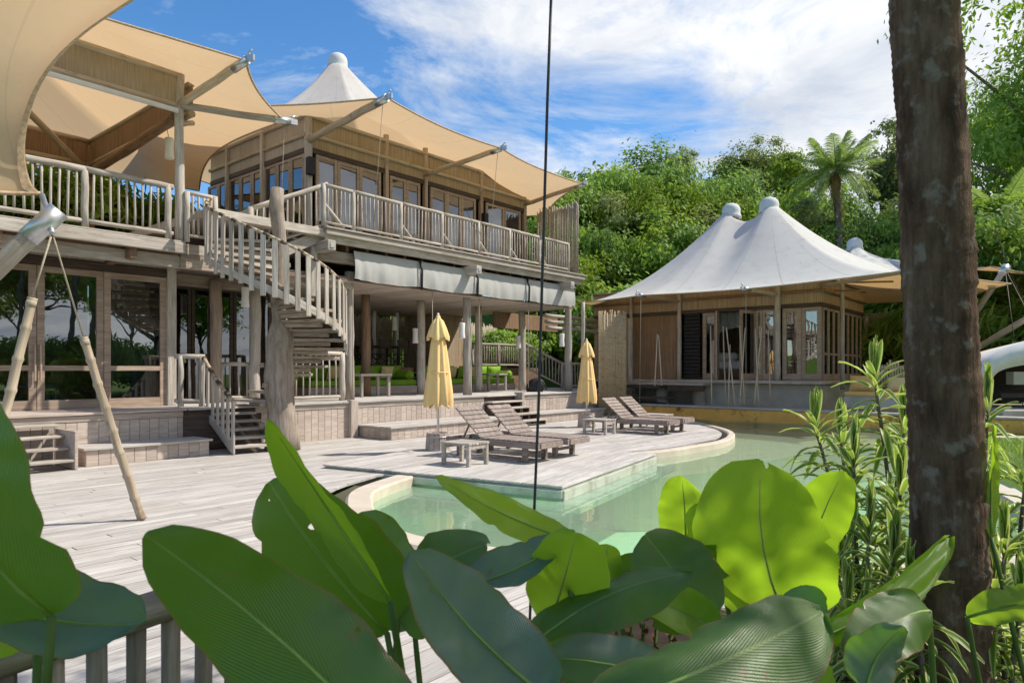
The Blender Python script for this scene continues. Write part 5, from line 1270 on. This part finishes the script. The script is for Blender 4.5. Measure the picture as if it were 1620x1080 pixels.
# ---------------------------------------------------------------- palms
def frond_mesh(seed, L, droop, nl=46, lw=.045, ll=.75, mt='palm'):
    rg = random.Random(seed); v, f = [], []; pts = []
    for i in range(nl + 1):
        s = i / nl; pts.append(Vector((L * (s - .12 * s * s), 0, L * (.10 * s - droop * s * s))))
    x, y = tube_vf(pts[::3] + [pts[-1]], [.03 * (1 - .8 * k / (nl // 3 + 1)) for k in range(len(pts[::3]) + 1)], 5); v += x; f += y
    for i in range(4, nl + 1):
        s = i / nl; t = (pts[i] - pts[i - 1]).normalized(); le = ll * (math.sin(PI * min(1, s * .85 + .12)) ** .7) * rg.uniform(.85, 1.1)
        for sd_ in (-1, 1):
            out = (Vector((0, sd_, 0)) * .85 + t * .65 + Vector((0, 0, rg.uniform(-.1, .12)))).normalized(); dn_ = Vector((0, 0, -1)); p = pts[i]
            m_ = p + out * le * .5 + dn_ * le * .07; e = p + out * le * .92 + dn_ * le * rg.uniform(.3, .5); wv = t * lw
            o = len(v); v += [p - wv * .5, p + wv * .5, m_ + wv * .6, m_ - wv * .6, e]; f += [(o, o + 1, o + 2, o + 3), (o + 3, o + 2, o + 4)]
    return mesh('frond', v, f, M[mt], False)
FM = [frond_mesh(1, 3.0, .25), frond_mesh(2, 3.0, .5), frond_mesh(3, 2.8, .85), frond_mesh(4, 2.6, .05)]; FD = frond_mesh(5, 2.2, 1.1, mt='palm_dry')
def palm(base, top, r0, r1, label, nf=20, sc=1., bark_='palmbark', n=14, pts=None, dry=2, group=None):
    t = thing('palm_tree', base, label, 'palm tree', group)
    if pts is None: m_ = base.lerp(top, .5) + Vector((.15, 0, 0)); pts = catmull([base - Z * .2, m_, top], 10)
    k = len(pts); rr_ = [(r0 + (r1 - r0) * i / (k - 1)) * (1 + (.025 if i % 2 else 0)) for i in range(k)]
    if n > 20:
        v, f = tube_vf(pts, rr_, n); m_ = len(pts); L_ = 0.
        for i in range(m_):
            if i: L_ += (pts[i] - pts[i - 1]).length
            ring = (L_ / .115) % 1.
            for k_ in range(n):
                q = v[i * n + k_]; d_ = (q - pts[i]); nn = .05 * noise.noise(q * 7) + .03 * noise.noise(q * 21) + (.035 if ring < .22 else 0) * (.6 + noise.noise(q * 5))
                v[i * n + k_] = pts[i] + d_ * (1 + nn)
        link('trunk', mesh('trunk', v, f, M[bark_], True), Matrix(), t)
    else: tube('trunk', pts, rr_, M[bark_], t, n)
    rg = random.Random(int(base.x * 10))
    for i in range(nf):
        an = i * 2.399; q = i / nf; el = R(75 - 105 * q); d_ = 3 if q < .2 else 0 if q < .5 else 1 if q < .8 else 2
        Mx = Matrix.Translation(top - Z * .05) @ Matrix.Rotation(an, 4, 'Z') @ Matrix.Rotation(-el * .75, 4, 'Y') @ Matrix.Rotation(rg.uniform(-.3, .3), 4, 'X') @ Matrix.Scale(sc * rg.uniform(.85, 1.1), 4); link('frond', FM[d_], Mx, t)
    for i in range(dry): Mx = Matrix.Translation(top - Z * .1) @ Matrix.Rotation(i * 2.4 + 3.6, 4, 'Z') @ Matrix.Rotation(.9, 4, 'Y') @ Matrix.Scale(sc * .9, 4); link('dry_frond', FD, Mx, t)
    return t
pt = px(1322, 268, 36); pbx = gpt(1326, 36); palm(pbx, pt, .22, .15, 'tall coconut palm standing above the tent villas', 28, .92, 'bark', 10, None, 3)
pt = px(1585, 385, 21); palm(gpt(1600, 27), px(1580, 335, 27), .09, .06, 'small yellowish palm behind the struts at the right', 14, .85, 'bark', 8, None, 5)
# the palm whose trunk stands in the foreground
fp = [Vector((1.70, 2.5, -.1)), px(1509, 1080, 2.5), px(1500, 800, 2.5), px(1487, 500, 2.5), px(1476, 250, 2.49), px(1461, 0, 2.48), px(1440, -330, 2.45), Vector((1.2, 2.3, 7.3)), Vector((1.05, 2.2, 8.6))]
palm(Vector((1.70, 2.5, 0)), fp[-1], .13, .095, 'dark mossy palm trunk rising past the picture top in the foreground', 16, 1.05, 'palmbark', 40, catmull(fp, 40), 1)
# palms and trees mirrored in the glass, outside the frame on the seaward side
for i, (x, y, h) in enumerate([(22, -6, 11), (27, -1, 12), (18, -14, 10), (31, -10, 13), (19, 1, 9), (24, -9, 12), (21, -2.5, 10), (28, -14, 12)]):
    b = Vector((x, y, terrain(x, y))); palm(b, b + Vector((.6, .3, h)), .2, .14, 'coconut palm on the seaward lawn, outside this view', 16, 1.1, 'bark', 8, None, 1, 'seaward palms')
for i, (x, y, s_, k) in enumerate([(30, 2, 1.2, 'deep'), (34, -8, 1.3, 'deep'), (26, -14, 1.2, 'bright'), (40, 4, 1.3, 'bright'), (38, -16, 1.4, 'deep'), (23, 3, .8, 'bright2')]):
    tree(k, Vector((x, y, terrain(x, y))), 4.5, s_, 'seaward broadleaf tree mirrored in the glass doors, outside this view', 'seaward trees')
tree('deep', Vector((4.1, 1.5, 0)), 5.2, .42, 'small shade tree right beside the camera, outside this view', None, .3, tr=.1)
for i in range(12): x, y = 17 + (i * 5.3) % 17, -13 + i * 1.55; shrub(Vector((x, y, terrain(x, y))), 'shrub' if i % 2 else 'spiky', 1.7, 'seaward shrub mirrored in the glass doors, outside this view', 'seaward shrubs')
# ---------------------------------------------------------------- big leaved plants in the foreground
def bigleaf_mat(name, up1, up2, un1, un2, trans, tcol, edge=(.10, .035, .02), ew=.0):
    m = Mt(name); uv = m.n('ShaderNodeTexCoord').outputs['UV']; sx = m.n('ShaderNodeSeparateXYZ'); m.l(uv, sx.inputs[0]); u_, v_ = sx.outputs[0], sx.outputs[1]
    ab = m.math('ABSOLUTE', m.math('SUBTRACT', u_, .5)); ph = m.math('SUBTRACT', m.math('MULTIPLY', v_, 38.), m.math('MULTIPLY', ab, 38.))
    nz_ = m.noise(m.coord('Object', 7.), 5, 4); ph = m.math('ADD', ph, m.math('MULTIPLY', nz_, 1.2)); wv = m.math('SINE', m.math('MULTIPLY', ph, 6.283)); w2 = m.math('SINE', m.math('MULTIPLY', ph, 25.1))
    rel = m.math('ADD', m.math('MULTIPLY', wv, .5), m.math('MULTIPLY', w2, .1)); fc = m.math('ADD', m.math('MULTIPLY', rel, .30), nz_)
    ge = m.n('ShaderNodeNewGeometry'); col = m.mix(ge.outputs['Backfacing'], m.ramp(fc, (.3, up1), (.7, up2)), m.ramp(fc, (.3, un1), (.7, un2)))
    rib = m.math('LESS_THAN', ab, .016); col = m.mix(m.math('MULTIPLY', rib, .75), col, (.22, .30, .09))
    ed = m.math('GREATER_THAN', m.math('ADD', ab, m.math('MULTIPLY', nz_, .03)), .508 - ew); col = m.mix(m.math('MULTIPLY', ed, .8), col, edge)
    bl_sp = m.noise(m.coord('Object', 3.), 60, 3); col = m.mix(m.ramp(bl_sp, (.66, (0, 0, 0)), (.72, (.7,) * 3)), col, (.14, .10, .04)); pat = m.noise(m.coord('Object', 17.), 9, 5, .65); col = m.mix(m.ramp(pat, (.5, (0, 0, 0)), (.75, (.4,) * 3)), col, (.16, .17, .06)); col = m.mix(m.ramp(m.noise(m.coord('Object', 29.), 21, 2, .4), (.69, (0, 0, 0)), (.73, (.9,) * 3)), col, (.16, .08, .03)); col = m.rand(col, .88, 1.12)
    tr = m.n('ShaderNodeBsdfTranslucent'); m.put(tr.inputs[0], m.mix(m.math('MULTIPLY', rib, .4), m.mix(m.math('MULTIPLY', m.math('ADD', rel, .6), .25), tcol, tuple(x * .55 for x in tcol)), (.4, .45, .1)))
    bs = m.bsdf(col, m.ramp(pat, (.3, (.28,) * 3), (.7, (.55,) * 3)), m.bump(m.math('ADD', rel, m.math('MULTIPLY', pat, 1.5)), .3, .004), .7)
    hz = m.noise(m.coord('Object', 29.), 21, 2, .4); hole_ = m.math('GREATER_THAN', hz, .765); tp_ = m.n('ShaderNodeBsdfTransparent')
    return m.done(m.shmix(hole_, m.shmix(trans, bs, tr.outputs[0]), tp_.outputs[0]))
M['big_young'] = bigleaf_mat('young_broad_leaf', (.10, .22, .02), (.16, .30, .03), (.10, .22, .025), (.17, .30, .05),   .62, (.46, .74, .03), (.35, .38, .04))
M['big_mature'] = bigleaf_mat('mature_broad_leaf', (.085, .125, .12), (.15, .195, .19), (.045, .10, .015), (.08, .16, .025), .38, (.24, .52, .015), (.20, .075, .03), .022)
M['stem'] = plain('leaf_stalk', (.09, .15, .03), .6, .2, 12); M['rib'] = plain('leaf_midrib', (.22, .33, .07), .6, .2, 12)
def bigleaf(par, base, tip, side, wid, mt, arch=.0, fold=.25, wave=.03, seed=0, shape=.5, root=None, cup=None, curl=0., flip=False):
    """blade from base to tip; side: approx direction of the half width; arch: bulge along the blade normal"""
    rg = random.Random(seed); ax_ = (tip - base); L = ax_.length; ax_.normalize(); s_ = (side - ax_ * side.dot(ax_)).normalized(); nr_ = ax_.cross(s_).normalized()
    nu, nv = 12, 26; v, uv, f = [], [], []; tear = rg.uniform(.2, .9); p1, p2 = rg.uniform(0, 6), rg.uniform(0, 6); as_ = rg.uniform(-.1, .1); tsd = rg.choice((-1, 1)); twist = rg.uniform(-.7, .7); bend = rg.uniform(-.06, .06); wave = wave * 1.5
    for j in range(nv + 1):
        t = j / nv; tw = twist * (t - .3); S_ = s_ * math.cos(tw) + nr_ * math.sin(tw); c = base + ax_ * L * t + s_ * bend * L * 4 * t * (1 - t) + nr_ * 1.35 * arch * L * 4 * t * (1 - t) * 1. + nr_ * curl * L * t ** 3
        wd = wid / 2 * ((max(t, .0) + .002) ** (.36 if shape >= .5 else .55)) * ((1.001 - t) ** (.42 if shape >= .5 else .6)) * (1.72 if shape >= .5 else 2.2) * (1 + .025 * math.sin(t * 17 + p1))
        for i in range(nu + 1):
            u_ = i / nu * 2 - 1; au = abs(u_)
            off = fold * wd * au ** 1.4 + wave * L * au ** 2 * math.sin(t * 9 + p2 + (2 if u_ > 0 else 0)) * .5 + .006 * L * au * math.sin(t * 40 + p1 * u_)
            asym = 1 + as_ * u_; rag = 1 + au ** 6 * (.05 * noise.noise(Vector((t * 9, u_ * 3 + seed, seed * 3.1))) - (.16 * max(0, 1 - abs(t - tear) * 26) if u_ * tsd > 0 else 0))
            off += wave * L * 1.3 * au ** 1.5 * noise.noise(Vector((t * 3.2 + seed, u_ * 1.3, seed * 1.7)))
            v.append(c + S_ * wd * u_ * asym * rag * (1 - .12 * abs(fold) * au) + nr_ * off); uv.append((i / nu, t))
    for j in range(nv):
        for i in range(nu): f.append((j * (nu + 1) + i, j * (nu + 1) + i + 1, (j + 1) * (nu + 1) + i + 1, (j + 1) * (nu + 1) + i))
    if flip: f = [tuple(reversed(g)) for g in f]
    o = link('leaf', mesh('leaf', [q - base for q in v], f, M[mt], True, uv), Matrix.Translation(base), par)
    mid = [base + ax_ * L * q + s_ * bend * L * 4 * q * (1 - q) + nr_ * (1.35 * arch * L * 4 * q * (1 - q) + curl * L * q ** 3 - .002) for q in (0, .15, .3, .5, .7, .9)]
    tube('midrib', mid, [.0042, .0038, .003, .0022, .0014, .0006], M['rib'], o, 6)
    if root is not None:
        m_ = base.lerp(root, .5) - ax_ * .08; tube('stalk', catmull([root, m_, base], 5), [.013 - .0006 * k for k in range(11)], M['stem'], par, 7)
def pv(dx, dy, dz=0.): return Vector((dx, dz, -dy))      # image right/down, depth
plants = {}
def plant(key, loc, label):
    plants[key] = thing('broad_leaved_plant', loc, label, 'plant', None); return plants[key]
q = plant('a', Vector((-.95, 1.05, 0)), 'broad leaved plant with a tall dark leaf and drooping bluish leaf at the railing')
r_ = Vector((-.9, 1.05, 0))
bigleaf(q, px(82, 972, 1.08), px(-125, 575, 1.02), pv(.9, -.43, -.1), .29, 'big_mature', -.10, -.12, .03, 1, .5, r_, curl=.05, flip=True)
bigleaf(q, px(-90, 935, 1.15), px(232, 985, 1.18), pv(-.2, .5, -.75), .165, 'big_mature', .06, -.35, .05, 2, .4, r_)
bigleaf(q, px(60, 1000, 1.25), px(-150, 830, 1.3), pv(.3, 1, -.3), .2, 'big_young', .05, .2, .03, 3, .5, r_)
q = plant('b', Vector((-.1, 1.1, 0)), 'broad leaved plant with one huge dark brown edged leaf')
r_ = Vector((-.02, 1.0, 0))
bigleaf(q, px(660, 1230, .95), px(236, 846, 1.02), pv(.62, -.75, .25), .205, 'big_mature', .07, .16, .02, 4, .5, r_, curl=-.03, flip=True)
bigleaf(q, px(470, 1130, 1.2), px(345, 1000, 1.25), pv(1, .3, -.2), .10, 'big_young', .02, .2, .03, 5, .4)
q = plant('c', Vector((-.25, 1.6, 0)), 'broad leaved plant with a pointed light green leaf and a wide green leaf beside it')
r_ = Vector((-.2, 1.55, 0))
bigleaf(q, px(612, 1000, 1.6), px(425, 762, 1.56), pv(1, -.75, -.1), .31, 'big_mature', -.06, .16, .03, 6, .5, r_, flip=True)
bigleaf(q, px(618, 950, 1.4), px(424, 662, 1.36), pv(.75, -.5, -.3), .085, 'big_young', .05, -.55, .02, 7, .4, r_)
bigleaf(q, px(630, 975, 1.75), px(770, 860, 1.7), pv(-.5, -.5, .75), .26, 'big_mature', .10, -.25, .05, 8, .5, r_)
bigleaf(q, px(655, 990, 1.8), px(566, 812, 1.8), pv(.8, -.3, .6), .2, 'big_mature', .08, -.3, .04, 9, .5, r_)
q = plant('d', Vector((.1, 1.35, 0)), 'broad leaved plant with grey blue ribbed leaves under the black cable')
r_ = Vector((.1, 1.35, 0))
bigleaf(q, px(868, 1105, 1.22), px(648, 878, 1.32), pv(.75, -.35, .7), .20, 'big_mature', .09, -.35, .03, 10, .5, r_, curl=-.04)
bigleaf(q, px(915, 858, 2.0), px(688, 752, 1.95), pv(.4, -.7, .6), .115, 'big_young', .06, -.25, .02, 12, .5, r_)
bigleaf(q, px(868, 990, 1.65), px(912, 842, 1.52), pv(.95, .2, -.4), .20, 'big_young', -.03, .2, .03, 13, .6, r_)
bigleaf(q, px(890, 855, 1.6), px(705, 930, 1.55), pv(.1, -.6, .8), .12, 'big_mature', .06, -.3, .03, 14, .5, r_)
bigleaf(q, px(830, 1030, 1.5), px(1095, 905, 1.55), pv(-.2, -.65, .75), .15, 'big_mature', .06, -.4, .04, 15, .5, r_)
bigleaf(q, px(760, 1010, 1.7), px(700, 900, 1.75), pv(1, 0, .2), .12, 'big_young', .03, .2, .03, 16, .5, r_)
q = plant('e', Vector((.72, 1.85, 0)), 'broad leaved plant with one big upright translucent lime leaf')
r_ = Vector((.72, 1.8, 0))
bigleaf(q, px(1248, 985, 1.95), px(1205, 728, 1.80), pv(.9, .12, -.42), .385, 'big_young', -.03, .06, .02, 17, .6, r_)
bigleaf(q, px(1275, 900, 2.2), px(1335, 745, 2.1), pv(1, .25, -.4), .18, 'big_young', -.03, .15, .03, 18, .6, r_)
bigleaf(q, px(1085, 880, 2.25), px(1078, 752, 2.12), pv(.9, .1, -.4), .17, 'big_young', .04, -.35, .03, 19, .5, r_)
bigleaf(q, px(1135, 885, 2.1), px(1095, 800, 2.1), pv(1, -.2, .3), .16, 'big_young', .05, -.2, .04, 20, .5, r_)
bigleaf(q, px(1120, 985, 1.8), px(1020, 845, 1.85), pv(1, -.5, .25), .26, 'big_mature', -.05, .2, .05, 21, .6, r_, flip=True)
bigleaf(q, px(1165, 880, 2.0), px(945, 900, 1.95), pv(.1, 1, -.3), .12, 'big_mature', .05, .2, .03, 22, .5, r_)
bigleaf(q, px(1140, 1000, 1.75), px(985, 930, 1.7), pv(-.3, 1, -.5), .11, 'big_young', .08, .2, .03, 23, .5, r_)
bigleaf(q, px(955, 920, 1.9), px(960, 860, 1.92), pv(1, 0, .1), .09, 'big_young', .02, .2, .03, 24, .6, r_)
q = plant('f', Vector((.42, 1.2, 0)), 'broad leaved plant with a long grey blue leaf sweeping along the bottom')
r_ = Vector((.4, 1.2, 0))
bigleaf(q, px(940, 1125, 1.12), px(1300, 966, 1.3), pv(-.15, -.55, .8), .20, 'big_mature', .06, -.3, .03, 25, .5, r_)
bigleaf(q, px(1090, 1090, 1.35), px(850, 1040, 1.4), pv(.1, -.9, .4), .12, 'big_mature', .05, .2, .03, 26, .5, r_)
bigleaf(q, px(1290, 1120, 1.35), px(1265, 1045, 1.35), pv(1, .1, 0), .13, 'big_young', .02, .2, .03, 27, .6, r_)
bigleaf(q, px(1180, 1120, 1.5), px(1120, 1010, 1.6), pv(1, -.2, .3), .2, 'big_mature', .05, .2, .04, 28, .5, r_)
q = plant('g', Vector((1.02, 1.75, 0)), 'broad leaved plant with a long bright leaf reaching behind the palm trunk')
r_ = Vector((1.0, 1.75, 0))
bigleaf(q, px(1270, 1020, 1.75), px(1500, 850, 1.95), pv(-.2, -.8, .5), .085, 'big_young', .06, -.3, .03, 29, .5, r_)
bigleaf(q, px(1470, 965, 1.8), px(1345, 1040, 1.65), pv(.2, .8, -.6), .16, 'big_mature', .08, -.3, .04, 30, .5, r_)
bigleaf(q, px(1230, 1050, 1.75), px(1290, 985, 1.8), pv(.6, .6, -.1), .18, 'big_mature', .05, .2, .03, 31, .6, r_)
bigleaf(q, px(1290, 1010, 1.8), px(1270, 925, 1.85), pv(1, 0, .1), .14, 'big_mature', .05, .2, .03, 32, .6, r_)
bigleaf(q, px(1370, 1090, 1.6), px(1430, 990, 1.6), pv(1, .4, .1), .16, 'big_mature', .05, .2, .03, 36, .6, r_)
q = plant('h', Vector((1.95, 2.35, 0)), 'broad leaved plant with an upright yellow leaf right of the palm trunk')
r_ = Vector((1.9, 2.3, 0))
bigleaf(q, px(1568, 850, 2.4), px(1572, 672, 2.4), pv(1, 0, .5), .085, 'big_young', .03, -.3, .02, 33, .5, r_)
bigleaf(q, px(1530, 975, 2.2), px(1690, 950, 2.1), pv(0, -1, .3), .11, 'big_young', .05, -.2, .03, 34, .5, r_)
# dry flower spikes between the leaves
t = thing('flower_spike_clump', Vector((.3, 1.95, 0)), 'clump of dark red brown dry flower spikes among the broad leaves', 'plant')
for i, (x, y) in enumerate([(975, 975), (1000, 960), (1018, 985), (1040, 970), (1062, 1000), (985, 1010)]):
    tp = px(x, y, 2.0); b0 = Vector((.3 + .02 * i, 1.98, 0)); v, f = [], []
    tube('spike_stem', [b0, b0.lerp(tp, .6), tp], .005, M['stem'], t, 5)
    for k in range(9):
        q = tp - Z * (.012 * k * 1.3); d = Vector((math.cos(k * 2.4), math.sin(k * 2.4), .9)).normalized(); s = d.cross(Z).normalized() * .009; o = len(v); v += [q - s - tp, q + d * .02 + s - tp, q + d * .045 - tp, q + d * .02 - s * 1.4 - tp]; f.append((o, o + 1, o + 2, o + 3))
    link('spike_bracts', mesh('bracts', v, f, M['spike'] if 'spike' in M else M.setdefault('spike', plain('dry_bracts', (.14, .05, .03), .8))), Matrix.Translation(tp), t)
# ---------------------------------------------------------------- variegated dracaenas
def strap_mat():
    m = Mt('variegated_leaf'); uv = m.n('ShaderNodeTexCoord').outputs['UV']; sx = m.n('ShaderNodeSeparateXYZ'); m.l(uv, sx.inputs[0])
    ab = m.math('ABSOLUTE', m.math('SUBTRACT', sx.outputs[0], .5)); nz_ = m.noise(m.coord('Object', 5., (1, 12, 1)), 8, 3)
    st_ = m.math('ADD', ab, m.math('MULTIPLY', nz_, .12)); col = m.ramp(st_, (.26, (.10, .22, .025)), (.35, (.20, .36, .04)), (.41, (.66, .68, .22)), (.5, (.76, .75, .38))); col = m.rand(col, .85, 1.15)
    tr = m.n('ShaderNodeBsdfTranslucent'); m.put(tr.inputs[0], m.mix(.5, col, (.45, .6, .08))); return m.done(m.shmix(.5, m.bsdf(col, .4, None, .4), tr.outputs[0]))
M['strap'] = strap_mat()
def strap_mesh(L, w_, droop, seed, rise=.35):
    rg = random.Random(seed); v, uv, f = [], [], []; nv = 7
    for j in range(nv + 1):
        t = j / nv; c = Vector((L * t * (1 - .18 * t * droop), 0, L * (rise * t - droop * t * t))); wd = w_ / 2 * (math.sin(PI * (t * .93 + .05)) ** .55)
        for k, u_ in enumerate((-1, -.5, 0, .5, 1)): v.append(c + Vector((0, wd * u_, abs(u_) * wd * .45 + .004 * math.sin(j + seed) * u_))); uv.append((k / 4, t))
    for j in range(nv):
        for k in range(4): f.append((j * 5 + k, j * 5 + k + 1, (j + 1) * 5 + k + 1, (j + 1) * 5 + k))
    return mesh('strap_leaf', v, f, M['strap'], True, uv)
SM = [strap_mesh(.17, .027, .4, 1), strap_mesh(.19, .027, .85, 2), strap_mesh(.18, .025, 1.2, 3), strap_mesh(.16, .029, .15, 4, .6)]
def dracaena(key, label, stems):
    base = stems[0][0]; t = thing('variegated_shrub', base, label, 'shrub', None); nleaf = 0; over = {}
    for si, (b0, tp, nlv) in enumerate(stems):
        nlv = int(nlv * 1.13)
        m_ = b0.lerp(tp, .5) + Vector((random.uniform(-.06, .06), random.uniform(-.05, .05), 0)); pts = catmull([b0, m_, tp], 8)
        tube('stem', pts, [.013 - .0004 * k for k in range(len(pts))], M['bark'], t, 7); rg = random.Random(si * 7 + len(key))
        for i in range(nlv):
            q = 1 - (i / nlv) ** 1.15 * .82; k = q * (len(pts) - 1); k0 = min(int(k), len(pts) - 2); p = pts[k0].lerp(pts[k0 + 1], k - k0)
            an = i * 2.399 + rg.uniform(-.3, .3); el = R(62) if i < 7 else R(38) if i < 16 else R(rg.uniform(-15, 25)); me = SM[3] if i < 7 else SM[0] if i < 14 else rg.choice(SM[:3])
            Mx = Matrix.Translation(p) @ Matrix.Rotation(an, 4, 'Z') @ Matrix.Rotation(-el, 4, 'Y') @ Matrix.Rotation(rg.uniform(-.35, .35), 4, 'X') @ Matrix.Scale(rg.uniform(.8, 1.2), 4)
            link('leaf', me, Mx, t); nleaf += 1
def gb(x, d): return Vector(((x - 810) / F * d, d, .08))
dracaena('one', 'tall variegated strap leaved shrub left of the palm trunk', [(gb(1400, 3.0), px(1383, 592, 3.0), 84), (gb(1370, 3.05), px(1432, 672, 3.1), 60), (gb(1385, 2.95), px(1350, 720, 2.9), 60), (gb(1410, 2.9), px(1425, 770, 2.8), 56)])
dracaena('two', 'variegated strap leaved shrub leaning towards the pool', [(gb(1365, 3.1), px(1288, 668, 3.2), 74), (gb(1380, 3.2), px(1330, 690, 3.3), 60), (gb(1370, 2.8), px(1375, 830, 2.75), 56), (gb(1395, 2.7), px(1415, 880, 2.6), 56)])
dracaena('three', 'variegated strap leaved shrub right of the palm trunk', [(gb(1580, 3.0), px(1562, 640, 3.1), 70), (gb(1600, 2.8), px(1590, 860, 2.75), 60), (gb(1630, 2.9), px(1625, 740, 3.0), 60), (gb(1575, 2.6), px(1570, 930, 2.5), 50), (gb(1625, 2.5), px(1615, 960, 2.4), 50)])
dracaena('four', 'low variegated strap leaved shrub at the foot of the palm trunk', [(gb(1420, 2.5), px(1440, 930, 2.4), 60), (gb(1330, 2.9), px(1330, 900, 2.9), 60), (gb(1350, 2.5), px(1340, 960, 2.4), 50), (gb(1200, 2.9), px(1180, 985, 2.8), 40)])
# lawn blades at the right bank
v, f = [], []; rg = random.Random(5)
for _ in range(9000):
    x = rg.uniform(6.4, 16); y = rg.uniform(6.5, 17); 
    p = Vector((x, y, 0))
    if inside(p, wide) or p.dot(U) > 20.3: continue
    p.z = terrain(x, y); h = rg.uniform(.04, .1); d = Vector((rg.gauss(0, 1), rg.gauss(0, 1), 0)).normalized(); o = len(v); v += [p - d * .012, p + d * .012, p + Z * h + Vector((rg.gauss(0, .03), rg.gauss(0, .03), 0))]; f.append((o, o + 1, o + 2))
tag(link('lawn_grass', mesh('lawn_grass', v, f, M['leaf_a']), Matrix()), 'short green lawn grass on the right pool bank', 'grass', None, 'stuff')
